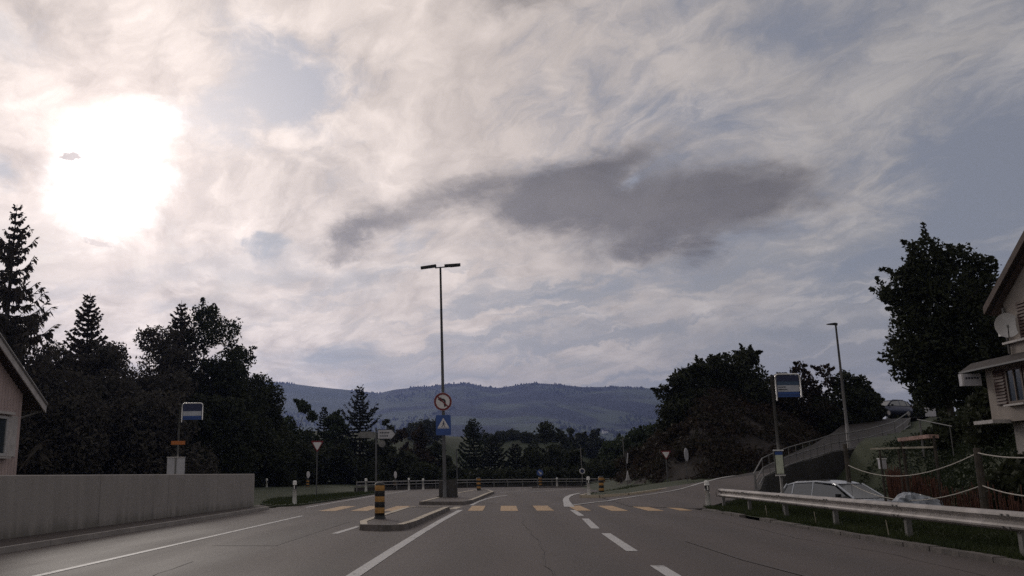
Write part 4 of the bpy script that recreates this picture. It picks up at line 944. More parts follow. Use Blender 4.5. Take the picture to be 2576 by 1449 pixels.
# ------------------------------------------------------------------ cars
def car(name, label, loc, heading, paint_m, group=None):
    """hatchback, +x is the front; built from a lofted side profile"""
    o = thing(name, label, 'car', loc, heading, group)
    def loft(secs, m, nm, parent=o, smooth=True, close=True):
        b = MB(); n = len(secs[0]); V = [v for s in secs for v in s]
        F = [(i * n + k, (i + 1) * n + k, (i + 1) * n + (k + 1) % n, i * n + (k + 1) % n) for i in range(len(secs) - 1) for k in range(n)]
        F += [tuple(reversed(range(n))), tuple(range((len(secs) - 1) * n, len(secs) * n))]
        b._add(V, F); return b.build(nm, MT[m], parent, smooth)
    def sec(x, zb, zt, wb, wt):
        return [(x, -wb, zb), (x, -wb * 1.03, (zb + zt) / 2), (x, -wt, zt - .05), (x, -wt * .9, zt), (x, wt * .9, zt), (x, wt, zt - .05), (x, wb * 1.03, (zb + zt) / 2), (x, wb, zb)]
    body = loft([sec(-2.02, .42, .72, .70, .68), sec(-1.95, .30, .88, .79, .76), sec(-1.5, .24, .94, .84, .80), (sec(-.5, .22, .93, .85, .81)), sec(.6, .22, .93, .85, .80), sec(1.2, .24, .90, .84, .76), sec(1.75, .28, .80, .80, .70), sec(2.0, .36, .66, .70, .60)], paint_m, 'body')
    # greenhouse: roof shell on pillars, glass set into it
    base = [(-1.9, .90), (-1.55, 1.38), (-1.2, 1.46), (-.4, 1.50), (.25, 1.45), (.55, 1.34), (1.22, .91)]
    def wz(z): return .78 - (z - .9) * .30
    roof = [(-1.62, 1.36), (-1.25, 1.455), (-.4, 1.50), (.22, 1.455), (.45, 1.39)]
    V = []; b = MB()
    for x, z in roof: V += [(x, -wz(z) + .0, z - .05), (x, -wz(z) * .86, z), (x, wz(z) * .86, z), (x, wz(z), z - .05), (x, wz(z) * .9, z - .09), (x, -wz(z) * .9, z - .09)]
    F = [(i * 6 + k, (i + 1) * 6 + k, (i + 1) * 6 + (k + 1) % 6, i * 6 + (k + 1) % 6) for i in range(4) for k in range(6)] + [(5, 4, 3, 2, 1, 0), tuple(range(24, 30))]
    b._add(V, F); rf = b.build('roof', MT[paint_m], o, True)
    for s in (-1, 1): b = MB(); b.tube([(-1.2, s * .53, 1.49), (.15, s * .52, 1.49)], .014, 5); b.build('roof_rail', MT['black'], rf)
    def pane(nm, q, t=.012, m='cglass'):
        b = MB(); q = [Vector(p) for p in q]; n_ = (q[1] - q[0]).cross(q[2] - q[0]).normalized() * t; k = len(q)
        b._add([p for p in q] + [p - n_ for p in q], [tuple(range(k)), tuple(reversed(range(k, 2 * k)))] + [(i, k + i, k + (i + 1) % k, (i + 1) % k) for i in range(k)]); return b.build(nm, MT[m], o)
    def P3(x, z, s, ins=.0): return (x, s * (wz(z) - ins), z)
    pane('windscreen', [(.50, -.60, 1.345), (1.18, -.72, .93), (1.18, .72, .93), (.50, .60, 1.345)])
    pane('rear_window', [(-1.66, .58, 1.32), (-1.9, .68, .97), (-1.9, -.68, .97), (-1.66, -.58, 1.32)])
    for s in (-1, 1):
        for q in ([(-.42, .95), (.95, .95), (.42, 1.31), (-.42, 1.40)], [(-1.28, .95), (-.50, .95), (-.50, 1.40), (-1.22, 1.37)], [(-1.74, .97), (-1.36, .97), (-1.30, 1.34), (-1.52, 1.30)]):
            pts = [P3(x, z, s) for x, z in q]; pane('side_window', pts if s < 0 else pts[::-1])
        for (x0, z0), (x1, z1), r_ in (((1.2, .92), (.46, 1.38), .035), ((-.46, .92), (-.46, 1.43), .03), ((-1.32, .93), (-1.26, 1.41), .035), ((-1.86, .93), (-1.58, 1.36), .04)):
            b = MB(); b.tube([P3(x0, z0, s, .01), P3(x1, z1, s, .01)], r_, 6); b.build('pillar', MT[paint_m], o)
        b = MB(); b.box((.75, s * .93, 1.0), (.1, .16, .12)); b.build('mirror', MT['black'], o)
        for wx_ in (-1.25, 1.25):
            b = MB(); b.tube([(wx_, s * .66, .30), (wx_, s * .86, .30)], .30, 18); wh_ = b.build('wheel', MT['rubber'], o); b = MB(); b.tube([(wx_, s * .85, .30), (wx_, s * .872, .30)], .19, 14); b.build('rim', MT['galv'], wh_)
        b = MB(); b.box((1.86, s * .52, .68), (.16, .28, .10)); b.build('headlight', MT['refl'], o)
        b = MB(); b.box((-1.96, s * .66, .80), (.08, .14, .22)); b.build('tail_light', MT['red'], o)
    return o
car('parked_car', 'silver hatchback parked in the low yard behind the right guardrail', (11.85, 32.1, -.42), math.atan2(-.86, .50), 'silver')
car('parked_car', 'dark blue car parked at the top of the side road under the big tree', (34.7, 80.5, 5.95), math.atan2(-.5, -.86), 'dcar')
b = MB(); b.box((0, 0, 0), (.85, .05, .75)); o = b.build('lot_sign', MT['bin'], loc=(36.9, 78, 6.2)); tag(o, 'small grey board standing in the shade right of the dark blue car', 'board')

# ------------------------------------------------------------------ houses
def wall_quad(b, pts, t=(.25, 0, 0)): 
    n = len(pts); q = [Vector(p) for p in pts]; T = Vector(t); b._add(q + [p + T for p in q], [tuple(range(n)), tuple(reversed(range(n, 2 * n)))] + [(i, n + i, n + (i + 1) % n, (i + 1) % n) for i in range(n)])
# left house: gable towards the road, plane x = -12.6
hl = thing('house', 'pinkish clad gabled house cut by the left edge behind the concrete wall', 'house', (-12.6, 17, 0))
sl_ = .59; yc, ye = -.2, 5.45
zt = 3.29 + sl_ * .70 - .05
b = MB(); zpk = zt + sl_ * (ye - yc)
y = ye - .05; w_ = .145
shared = MB()
bw = MB()
while y > -5.9:
    h_ = zt - .1 + sl_ * (ye - max(y, yc)) if y > yc else zt - .1 + sl_ * (ye - yc) - sl_ * (yc - y)
    bw.box((0, y - w_ / 2, h_ / 2), (.03, w_ - .012, h_)); y -= w_
cl_ = bw.build('cladding', MT['clad'], hl); tag(cl_, kind='stuff')
b = MB(); wall_quad(b, [(-.03, ye - .03, 0), (-.03, ye - .03, zt - .15), (-.03, yc, zpk - .15), (-.03, -5.85, zt - .15), (-.03, -5.85, 0)], (-9, 0, 0)); b.build('wall', MT['clad'], hl)
for s in (1, -1):
    a = Vector((.30, yc, 7.0)); e = Vector((.30, yc + s * 6.3, 7.0 - sl_ * 6.3))
    b = MB(); q = [a, e, e - Vector((0, 0, .16)), a - Vector((0, 0, .16))]; wall_quad(b, q if s > 0 else q[::-1], (-10.2, 0, 0)); rf = b.build('roof', MT['tile'], hl)
    b = MB(); n_ = Vector((.04, 0, 0)); q = [a + n_, e + n_, e + n_ - Vector((0, 0, .20)), a + n_ - Vector((0, 0, .20))]; wall_quad(b, q if s > 0 else q[::-1], (-.035, 0, 0)); b.build('verge_board', MT['fascia'], rf)
    b = MB(); b.tube([a + Vector((.05, 0, .03)), e + Vector((.05, 0, .03))], .035, 6); b.build('verge_trim', MT['lpole'], rf)
e = Vector((.28, 6.12, 3.18)); b = MB(); b.tube([e, e + Vector((-10, 0, 0))], .07, 8); b.build('gutter', MT['galvd'], hl); 
b = MB(); b.tube([e + Vector((-.1, 0, -.05)), e + Vector((-.5, -.75, -.35)), e + Vector((-.6, -1.0, -.5)), (-.1, ye + .06, 0)], .035, 6); b.build('downpipe', MT['galvd'], hl)
def window(parent, x, y0, y1, z0, z1, side, frame='wframe', sill=True):
    """window in a wall plane x = const; side = +1 faces +x, -1 faces -x"""
    b = MB(); t = .07; d = .05
    for q in (((y0 + y1) / 2, z1 - t / 2, y1 - y0, t), ((y0 + y1) / 2, z0 + t / 2, y1 - y0, t), (y0 + t / 2, (z0 + z1) / 2, t, z1 - z0 - 2 * t - .004), (y1 - t / 2, (z0 + z1) / 2, t, z1 - z0 - 2 * t - .004), ((y0 + y1) / 2, (z0 + z1) / 2, .05, z1 - z0 - 2 * t - .004)):
        b.box((x + side * d / 2, q[0], q[1]), (d, q[2], q[3]))
    f_ = b.build('window', MT[frame], parent)
    b = MB(); b.box((x + side * .012, (y0 + y1) / 2, (z0 + z1) / 2), (.012, y1 - y0 - 2 * t, z1 - z0 - 2 * t)); b.build('pane', MT['glass'], f_)
    if sill: b = MB(); b.box((x + side * .08, (y0 + y1) / 2, z0 - .04), (.16, y1 - y0 + .16, .05)); b.build('sill', MT['fascia'], f_)
    return f_
wn = window(hl, .016, 3.3, 4.72, 1.88, 2.90, 1)
b = MB(); b.box((.07, 4.0, 2.98), (.14, 1.8, .07)); b.build('lintel', MT['fascia'], wn)
b = MB(); b.box((.03, 4.98, 2.4), (.03, .45, 1.05)); b.build('shutter', MT['fascia'], wn)

# right house: gable towards the road, plane x = 14.65
hr = thing('house', 'cream rendered house with dark shutters and pent roof at the right edge', 'house', (14.65, 20, 0))
yA, yU, yN = 7.4, 6.0, -6.
s2 = .675; ypk = .6; apex = 6.04 + s2 * 5.8
b = MB(); wall_quad(b, [(0, yU, 4.42), (0, yN - 2, 4.42), (0, yN - 2, 5.0), (0, ypk, apex - .25), (0, yU, apex - .25 - s2 * (yU - ypk))][::-1], (9, 0, 0)); b.build('wall', MT['render'], hr)
b = MB(); b.box((4.5, (yA + yN) / 2, 3.55), (9., yA - yN, 1.62)); b.build('lower_wall', MT['render'], hr)
b = MB(); b.box((4.8, (yA - .45 + yN) / 2, 1.9), (9., yA - .5 - yN, 1.66)); b.build('foundation', MT['conc'], hr)
for s in (1, -1):
    a = Vector((-.30, ypk, apex)); L_ = 5.8; e = Vector((-.30, ypk + s * L_, apex - s2 * L_)); dn = Vector((0, 0, .24))
    b = MB(); q = [a, e, e - dn, a - dn]; wall_quad(b, q[::-1] if s > 0 else q, (10.6, 0, 0)); rf = b.build('roof', MT['tile'], hr)
    b = MB(); k_ = Vector((-.04, 0, -.02)); q = [a + k_, e + k_, e + k_ - dn * .9, a + k_ - dn * .9]; wall_quad(b, q[::-1] if s > 0 else q, (.035, 0, 0)); b.build('verge_board', MT['soffit'], rf)
    b = MB(); q = [a - dn * 1.05 + Vector((.1, 0, 0)), e - dn * 1.05 + Vector((.1, 0, 0))]; b.quad(q[0], q[1], q[1] + Vector((10, 0, 0)), q[0] + Vector((10, 0, 0))); b.quad(q[0] - dn * .1, q[0] - dn * .1 + Vector((10, 0, 0)), q[1] - dn * .1 + Vector((10, 0, 0)), q[1] - dn * .1); b.build('soffit', MT['soffit'], rf)
# pent roof
b = MB(); P_ = [(-.36, 4.26), (-.36, 4.33), (.0, 4.58), (.0, 4.44)]
b.prism(P_, 16, Matrix.Translation((0, 8.1, 0)) @ Matrix.Rotation(R(90), 4, 'X')); pr = b.build('pent_roof', MT['tile'], hr)
b = MB(); b.box((-.37, .1, 4.30), (.03, 16.02, .05)); b.build('gutter', MT['pole'], pr)
b = MB(); b.box((.44, 7.75, 4.42), (.8, .68, .14)); b.build('roof_return', MT['tile'], pr)
window(hr, -.002, 5.55, 6.35, 3.22, 4.22, -1, 'bframe')
for y0, y1 in ((6.4, 6.95), (4.95, 5.5)):
    b = MB(); n_s = 11
    b.box((-.025, (y0 + y1) / 2, 3.72), (.03, y1 - y0, 1.0)); sh = b.build('shutter', MT['brown'], hr)
    for k in range(n_s):
        b = MB(); b.box((-.05, (y0 + y1) / 2, 3.27 + k * .09), (.02, y1 - y0 - .08, .06), tilt=Matrix.Rotation(R(25), 3, 'Y')); b.build('slat', MT['brown'], sh)
window(hr, -.002, 4.0, 4.85, 4.95, 5.95, -1, 'bframe')
for y0, y1 in ((4.9, 5.35), (3.45, 3.95)):
    b = MB(); b.box((-.025, (y0 + y1) / 2, 5.45), (.03, y1 - y0, 1.0)); sh = b.build('shutter', MT['brown'], hr)
    for k in range(11):
        b = MB(); b.box((-.05, (y0 + y1) / 2, 5.0 + k * .09), (.02, y1 - y0 - .06, .06), tilt=Matrix.Rotation(R(25), 3, 'Y')); b.build('slat', MT['brown'], sh)
b = MB(); b.box((-.06, 3.8, 4.90), (.14, 4.6, .06)); b.build('ledge', MT['fascia'], hr)
b = MB(); b.box((-.22, 7.0, 2.75), (.5, 1.0, .10)); b.build('step_slab', MT['fascia'], hr)
b = MB(); b.tube([(-.06, yU - .06, 4.6), (-.06, yU - .06, 5.9)], .04, 6); b.build('downpipe', MT['galvd'], hr)
b = MB(); b.box((-.10, 6.1, 5.2), (.12, .12, .16)); b.build('wall_lamp', MT['wplast'], hr)
# satellite dish
o = thing('satellite_dish', 'pale oval satellite dish on the upper corner of the right house', 'satellite dish', (14.45, 25.6, 5.36), R(-28))
b = MB(); nr, ns = 6, 24; V = [(0, .10, 0)]
for i in range(1, nr + 1):
    r_ = i / nr
    for k in range(ns): a = 2 * math.pi * k / ns; V.append((.30 * r_ * math.cos(a), .10 * (1 - r_ ** 2), .35 * r_ * math.sin(a)))
F = [(0, 1 + (k + 1) % ns, 1 + k) for k in range(ns)] + [(1 + (i - 1) * ns + k, 1 + (i - 1) * ns + (k + 1) % ns, 1 + i * ns + (k + 1) % ns, 1 + i * ns + k) for i in range(1, nr) for k in range(ns)]
b._add(V, F); b.build('reflector', MT['dish'], o, True)
b = MB(); b.tube([(0, .1, -.05), (.12, .3, -.1), (.25, .3, -.1)], .03, 6); b.build('arm', MT['galvd'], o)
b = MB(); b.tube([(0, 0, -.34), (0, -.4, -.12)], .015, 5); b.build('feed_arm', MT['galvd'], o); b = MB(); b.box((0, -.42, -.08), (.06, .08, .06)); b.build('receiver', MT['galvd'], o)
# sign box on the corner
o = thing('sign_box', 'white projecting sign box at the corner of the right house', 'sign', (14.38, 27.75, 4.05))
b = MB(); b.box((0, 0, 0), (.56, .16, .36)); sb = b.build('box', MT['bin'], o)
b = MB(); b.box((-.25, -.085, 0), (.06, .012, .36)); b.build('bright_edge', MT['signwhite'], sb)
b = MB()
for k in range(5): b.box((-.14 + k * .08, -.086, .05 + .005 * (k % 2)), (.055, .010, .06))
b.build('faded_lettering', MT['ink'], sb)

# ------------------------------------------------------------------ trees
def quads(name, Cn, size, m, parent, rng, aspect=.6, droop=None):
    n = len(Cn); d = rng.normal(size=(n, 3)); d /= np.linalg.norm(d, axis=1)[:, None]
    e = np.cross(d, rng.normal(size=(n, 3))); e /= np.linalg.norm(e, axis=1)[:, None] + 1e-9
    s = size * rng.uniform(.55, 1.35, n)[:, None]
    V = np.stack([Cn - d * s, Cn + e * s * aspect, Cn + d * s, Cn - e * s * aspect], 1).reshape(-1, 3)
    return np_mesh(name, V, np.arange(4 * n).reshape(-1, 4), m, parent)
def trunk_mesh(root, h, r, rng, limbs=7, spread=2., crown0=.35):
    b = MB(); pts = [(rng.normal(0, .05) * k, rng.normal(0, .05) * k, h * k / 5) for k in range(6)]
    b.tube([(0, 0, -.4)] + pts[1:], [r * 1.25] + [r * (1 - .17 * k) for k in range(1, 6)], 8); b.build('trunk', MT['bark'], root, True)
    b = MB()
    for k in range(limbs):
        z0 = h * rng.uniform(crown0, .85); a = rng.uniform(0, 2 * math.pi); L_ = spread * rng.uniform(.5, 1.); up = L_ * rng.uniform(.3, .9)
        p = Vector((0, 0, z0)); q = p + Vector((math.cos(a) * L_ * .5, math.sin(a) * L_ * .5, up * .45)); e = p + Vector((math.cos(a) * L_, math.sin(a) * L_, up))
        b.tube([p, q, e], [r * .45, r * .28, r * .1], 6)
    b.build('limbs', MT['bark'], root, True)
def broadleaf(name, x, y, zt, w, label, m='leafd', n=9000, leaf=.16, seed=0, zb=None, low=.12, sprig=14, blobs=None, group=None, aspect=.55, cat='tree', z0=None, gaps=.25):
    """trunk, limbs and a crown of leaf faces gathered in overlapping clumps"""
    rng = np.random.default_rng(1000 + seed); z0 = H(x, y) - .1 if z0 is None else z0; h = zt - z0
    root = thing(name, label, cat, (x, y, z0), rng.uniform(0, 0), group)
    trunk_mesh(root, h * .8, max(.07, h * .016), rng, 8, w * .8, max(.2, low))
    if blobs is None:
        blobs = []
        k = 16
        for i in range(k):
            t = rng.uniform(0, 1) ** .85; zz = low * h + (h * (1 - low)) * t * .93
            wid = w * math.sqrt(max(.05, 1 - (max(0, t - .35) / .68) ** 2)) ; a = rng.uniform(0, 2 * math.pi); rr = wid * math.sqrt(rng.uniform(.05, .75))
            s = w * rng.uniform(.32, .55) * (1.0 if t < .75 else .75)
            s = min(s, h - zz if h - zz > .25 * w else .25 * w)
            blobs.append((rr * math.cos(a), rr * math.sin(a), min(zz, h - s * .9), s))
        blobs.append((0, 0, h - .32 * w, .30 * w))
        blobs.append((0, 0, h * (.5 + low / 2), w * .72)); blobs.append((0, 0, h * (.28 + low / 2), w * .66))
    B = np.array(blobs); wgt = B[:, 3] ** 2; idx = rng.choice(len(B), n, p=wgt / wgt.sum())
    d = rng.normal(size=(n, 3)); d /= np.linalg.norm(d, axis=1)[:, None]
    lump = fbm(d[:, 0] * 2.3 + idx * 3.1 + d[:, 2] * 1.7, d[:, 1] * 2.3 + d[:, 2] * 2.1, 3, seed)
    r = B[idx, 3] * (.5 + .85 * lump) * rng.uniform(.0, 1, n) ** .28
    Cn = B[idx, :3] + d * r[:, None] * np.array([1, 1, .95])
    Cn = Cn[Cn[:, 2] > .02 * h]
    hole = fbm(Cn[:, 0] / (w * .28) + Cn[:, 1] / (w * .5), Cn[:, 2] / (w * .28), 3, seed + 77); Cn = Cn[hole > gaps + .08]
    ex = []
    for k in range(sprig):           # twigs that stick out of the outline
        i = rng.integers(len(B)); a = rng.normal(size=3); a[2] = abs(a[2]) * .9 + .15; a /= np.linalg.norm(a); base = B[i, :3] + a * B[i, 3] * .8; L_ = rng.uniform(.25, .55) * w * .5
        t = rng.uniform(0, 1, 60); ex.append(base + a * (t * L_ * 1.25)[:, None] + np.array([0, 0, -.12]) * (t ** 2 * L_)[:, None] + rng.normal(0, 1, (60, 3)) * (.036 * w * (1.2 - t))[:, None])
    if ex: Cn = np.concatenate([Cn] + ex)
    crown = quads('crown', Cn, leaf, MT[m], root, rng, aspect)
    return root
def conifer(name, x, y, zt, w, label, m='needle', seed=0, z0=None, dens=1., hang=.5, group=None, up=.35, low=.06, ragged=.25, tw=1.):
    """spruce: whorls of drooping boughs hung with twigs"""
    rng = np.random.default_rng(2000 + seed); z0 = H(x, y) - .1 if z0 is None else z0; h = zt - z0
    root = thing(name, label, 'tree', (x, y, z0), 0, group)
    b = MB(); b.tube([(0, 0, -.3), (0, 0, h * .5), (0, 0, h * .995)], [h * .016 + .04, h * .009 + .02, .012], 7); b.build('trunk', MT['bark'], root, True)
    Vs = []; bb = MB(); z = h * low
    step = h * .035
    while z < h * .985:
        t = z / h; L0 = w * (1 - t) ** .82 * 1.05 + .03 * w; nb = int(rng.integers(5, 8))
        a0 = rng.uniform(0, 6.28)
        for k in range(nb):
            a = a0 + 6.28 * k / nb + rng.normal(0, .2); L_ = L0 * rng.uniform(1 - ragged * 1.6, 1 + ragged * .4); dirv = np.array([math.cos(a), math.sin(a), 0])
            dr = .28 * L_ * (1 - t) + .02
            u = np.linspace(0, 1, 6); P_ = np.outer(u * L_, dirv); P_[:, 2] = z - dr * np.sin(u * 2.2) + up * L_ * u ** 3 * (.5 + t)
            bb.tube([tuple(p) for p in P_], [.02 + .008 * L_ * (1 - q) for q in u], 4, cap=False)
            m_ = max(5, int(L_ * 15 * dens)); uu = rng.uniform(.12, 1, m_); C0 = np.stack([np.interp(uu, u, P_[:, i]) for i in range(3)], 1)
            side = np.array([-dirv[1], dirv[0], 0])
            # hanging twigs
            hl_ = hang * rng.uniform(.35, 1.1, m_) * (.35 + .65 * (1 - t)) * min(1., L_ * .7 + .25); sd = rng.normal(0, .16, m_) * L_ * .6
            tip = C0 + side * sd[:, None] + np.stack([np.zeros(m_), np.zeros(m_), -hl_], 1) + dirv * rng.uniform(0, .18, m_)[:, None] * L_
            ww = tw * (.045 + .03 * rng.uniform(0, 1, m_)) * (1 + .4 * (hang > .4)); dv = rng.normal(size=(m_, 3)); dv[:, 2] *= .2; dv /= np.linalg.norm(dv, axis=1)[:, None]
            mid = (C0 + tip) / 2
            Vs.append(np.stack([C0, mid + dv * ww[:, None], tip, mid - dv * ww[:, None]], 1))
            # needles lying along the bough
            m2 = max(4, int(L_ * 10 * dens)); uu = rng.uniform(.1, 1.03, m2); C1 = np.stack([np.interp(uu, u, P_[:, i]) for i in range(3)], 1)
            tip = C1 + dirv * (.16 + .10 * L_) + side * (rng.normal(0, .5, m2) * (.12 + .16 * L_ * (1.1 - uu)))[:, None] + np.array([0, 0, 1]) * (rng.normal(0.02, .06, m2))[:, None]
            mid = (C1 + tip) / 2; dv = rng.normal(size=(m2, 3)); dv /= np.linalg.norm(dv, axis=1)[:, None]
            Vs.append(np.stack([C1, mid + dv * .055 * tw, tip, mid - dv * .055 * tw], 1))
        z += step * rng.uniform(.8, 1.2) * (.6 + .7 * (1 - t))
    bb.build('boughs', MT['bark'], root)
    V = np.concatenate(Vs).reshape(-1, 3); np_mesh('crown', V, np.arange(len(V)).reshape(-1, 4), MT[m], root)
    return root

# left mass
conifer('spruce_tree', -34.3, 58, 21.0, 5.8, 'tallest spruce at far left with hanging twigs against the bright sky', 'needle_flare', 1, hang=1.1, dens=1.0, tw=1.6, ragged=.5)
conifer('spruce_tree', -34.0, 70, 16.8, 4.6, 'second spruce from the left rising out of the dark tree mass', 'needle_flare', 2, hang=.6, dens=1.3, tw=2.1)
conifer('spruce_tree', -28.8, 78, 17.6, 4.4, 'slim conifer tip left of the tall leafy sprigs in the left mass', 'needle_flare', 3, hang=.6, dens=1.3, tw=2.2)
LT = 'trees of the dark mass behind the concrete wall'
for i, (x, y, zt, w, lb, m, n) in enumerate((
    (-38.5, 66, 14.0, 4.6, 'broad dark tree behind the tallest spruce at far left', 'leaf_flare', 9000),
    (-34.8, 66, 12.0, 4.2, 'dark leafy tree between the two spruces at left', 'leaf_flare', 9000),
    (-32.2, 71, 12.7, 4.8, 'rounded dark tree just right of the second spruce', 'leaf_flare', 9000),
    (-29.9, 74, 14.6, 5.0, 'dark tree with stepped outline left of the slim conifer tip', 'leaf_flare', 9000),
    (-26.9, 80, 17.6, 4.8, 'highest leafy tree of the left mass with thin top sprigs', 'leafd', 10000),
    (-24.9, 83, 14.4, 4.4, 'leafy tree on the falling right shoulder of the left mass', 'leafd', 9000),
    (-23.6, 86, 11.6, 3.4, 'lower leafy tree near the right end of the left mass', 'leafd', 8000),
    (-22.9, 89, 8.6, 2.8, 'lowest dark tree at the right end of the left mass', 'leafd', 7000))):
    broadleaf('leafy_tree', x, y, zt, w, lb, m, int(n * 1.9), .15, i, low=.03, group=LT, sprig=22 if i == 4 else 12, gaps=.12)
for i, (x, y, zt, w, lb) in enumerate(((-30.5, 60, 7.5, 4.6, 'dark bush filling the gap behind the pinkish house corner'), (-26.0, 64, 7.8, 4.6, 'wide dark bush behind the left bus stop sign'), (-23.6, 72, 8.0, 4.2, 'dark bush to the right of the left bus stop sign'), (-21.3, 80, 7.0, 3.6, 'dark bush above the far corner of the concrete wall'), (-36.5, 56, 8.5, 5.0, 'dark bush under the tallest spruce behind the roof verge'), (-20.0, 86, 4.6, 3.2, 'low dark bush right of the concrete wall end'), (-30.6, 67, 11.6, 4.2, 'tall dark bush below the second spruce'), (-33.6, 62, 10.2, 4.4, 'tall dark bush left below the second spruce'), (-27.6, 73, 12.6, 4.0, 'tall dark bush below the slim conifer tip'), (-25.0, 79, 12.2, 3.8, 'tall dark bush below the highest leafy tree'))):
    broadleaf('leafy_bush', x, y, zt, w, lb, 'leaf_flare' if x < -27.2 or i < 2 else 'leafd', 17000, .17, 40 + i, low=.0, sprig=4, gaps=.02, group='dark bushes behind the concrete wall', cat='bush')

# middle: trees beyond the far guardrail
conifer('spruce_tree', -15.0, 100, 11.4, 4.3, 'dark spruce with open tiered boughs left of the lamp post', 'needle', 11, hang=.3, tw=2.6, up=.5, ragged=.4, dens=.9)
conifer('spruce_tree', -20.0, 104, 9.3, 2.6, 'small dark spruce tip between two loose leafy trees', 'needle', 12, hang=.3, tw=2.6)
conifer('spruce_tree', -2.2, 110, 8.2, 4.4, 'light green spruce standing alone just right of the lamp post', 'needlel', 13, hang=.35, tw=2.6, dens=1.1)
conifer('spruce_tree', .3, 107, 5.8, 4.0, 'dark pointed spruce right of the light green one', 'needle', 14, hang=.3, tw=2.6, dens=1.1)
conifer('spruce_tree', 2.9, 108, 4.9, 3.8, 'second dark low spruce right of the light green one', 'needle', 15, hang=.3, tw=2.6, dens=1.1)
MG = 'trees and bushes beyond the far guardrail'
for i, (x, y, zt, w, lb, m, n, nm) in enumerate((
    (-21.8, 100, 10.0, 2.7, 'loose brownish green tree right of the dark left mass', 'leafl', 7500, 'leafy_tree'),
    (-17.8, 99, 8.3, 2.4, 'loose brownish tree between the small spruce tip and the dark spruce', 'leafl', 7000, 'leafy_tree'),
    (-14.4, 120, 8.8, 1.9, 'small round dark tree top just right of the dark spruce', 'leafd', 3000, 'leafy_tree'),
    (-10.7, 105, 6.6, 2.4, 'brownish bush right of the white direction sign', 'leafr', 4200, 'leafy_bush'),
    (-8.3, 100, 6.5, 2.8, 'broad reddish brown bush left of the lamp post', 'leafr', 4500, 'leafy_bush'),
    (-6.2, 101, 4.8, 1.6, 'dark bush just left of the lamp post foot', 'leafd', 3000, 'leafy_bush'),
    (9.1, 150, 9.9, 3.9, 'large round dark tree standing on the right of the meadow', 'leafd', 6000, 'leafy_tree'),
    (12.1, 155, 8.8, 2.2, 'dark tree leaning against the large round one', 'leafd', 3500, 'leafy_tree'),
    (5.0, 107, 4.3, 2.6, 'dark bush between the low spruces and the large round tree', 'leafd', 4000, 'leafy_bush'),
    (7.8, 109, 4.9, 3.0, 'dark green bush below the large round tree', 'leafd', 4500, 'leafy_bush'),
    (10.3, 109, 4.2, 2.6, 'dark pointed bush right of the large round tree', 'leafd', 4000, 'leafy_bush'),
    (12.6, 110, 3.0, 2.2, 'low dark bush below the meadow gap', 'leafd', 3500, 'leafy_bush'),
    (15.9, 114, 5.7, 2.7, 'green bush left of the thin far mast', 'leafl', 4500, 'leafy_bush'),
    (17.8, 112, 6.7, 2.9, 'taller green bush behind the thin far mast', 'leafl', 4500, 'leafy_bush'),
    (21.2, 118, 6.0, 3.0, 'pale green bush left of the dark bank', 'leafl', 4500, 'leafy_bush'),
    (-13.0, 98, 5.2, 2.6, 'dark bush under the right side of the dark spruce', 'leafd', 4000, 'leafy_bush'),
    (-16.8, 96, 4.6, 3.0, 'dark bush under the left side of the dark spruce', 'leafd', 4200, 'leafy_bush'),
    (-20.0, 95, 5.0, 3.0, 'dark bush behind the left yield sign', 'leafd', 4200, 'leafy_bush'),
    (-9.6, 95, 3.6, 2.8, 'low dark hedge bush behind the direction sign', 'leafd', 4000, 'leafy_bush'))):
    broadleaf(nm, x, y, zt, w, lb, m, n, .24, 60 + i, low=.0 if 'bush' in nm else .04, sprig=8, gaps=.1, group=MG, cat='tree' if 'tree' in nm else 'bush')
xs_ = [(-4.9, 96, 2.1), (-1.5, 99, 1.6), (1.2, 99, 1.9), (3.7, 99, 1.7), (6.3, 101, 2.2), (9.0, 101, 1.9), (11.7, 103, 1.8), (14.6, 104, 2.4), (17.6, 105, 3.0), (-7.0, 94, 2.4), (-12.2, 93, 2.4), (-23.5, 95, 4.5)]
hb = ['at the foot of the reddish bush', 'at the foot of the light green spruce', 'before the first dark spruce', 'before the second dark spruce', 'below the large round tree', 'right of the blue keep right disc', 'behind the small round white sign', 'left of the far thin mast', 'behind the far thin mast', 'behind the two close delineators', 'behind the left tip of the grass wedge', 'right of the dark left tree mass']
for i, ((x, y, zt), s_) in enumerate(zip(xs_, hb)):
    broadleaf('hedge_bush', x, y, zt, 2.4, 'low dark hedge bush behind the far guardrail ' + s_, 'leafd', 3200, .22, 90 + i, low=0., sprig=3, gaps=.0, group='low hedge bushes behind the far guardrail', cat='bush')
# distant trees on the meadow edge
for i, (x, y, zt, w, lb) in enumerate(((-15.8, 230, 15.5, 4.6, 'distant round tree on the meadow behind the blue sign'), (-19.9, 235, 14.8, 3.2, 'distant small round tree left of the blue sign'), (18.6, 210, 11.7, 2.7, 'distant tree on the meadow crest right of the large round tree'), (22.9, 225, 11.2, 2.4, 'middle distant tree on the right part of the meadow crest'), (25.2, 222, 11.8, 3.1, 'rightmost distant tree on the meadow crest'), (5.5, 240, 12.6, 2.0, 'tiny distant tree on the middle of the meadow crest'), (-6.0, 250, 15.6, 1.2, 'tiny distant shrub on the meadow crest left of the light spruce'))):
    broadleaf('distant_tree', x, y, zt, w, lb, 'leafd', 2200, .42, 120 + i, low=.1, sprig=3, gaps=.05, group='distant trees on the meadow crest', z0=H(x, y) - .5)
hd = [(-1 + 3.4 * i, 232 + 3 * (i % 3), 2.0 + .6 * (i % 2)) for i in range(6)]
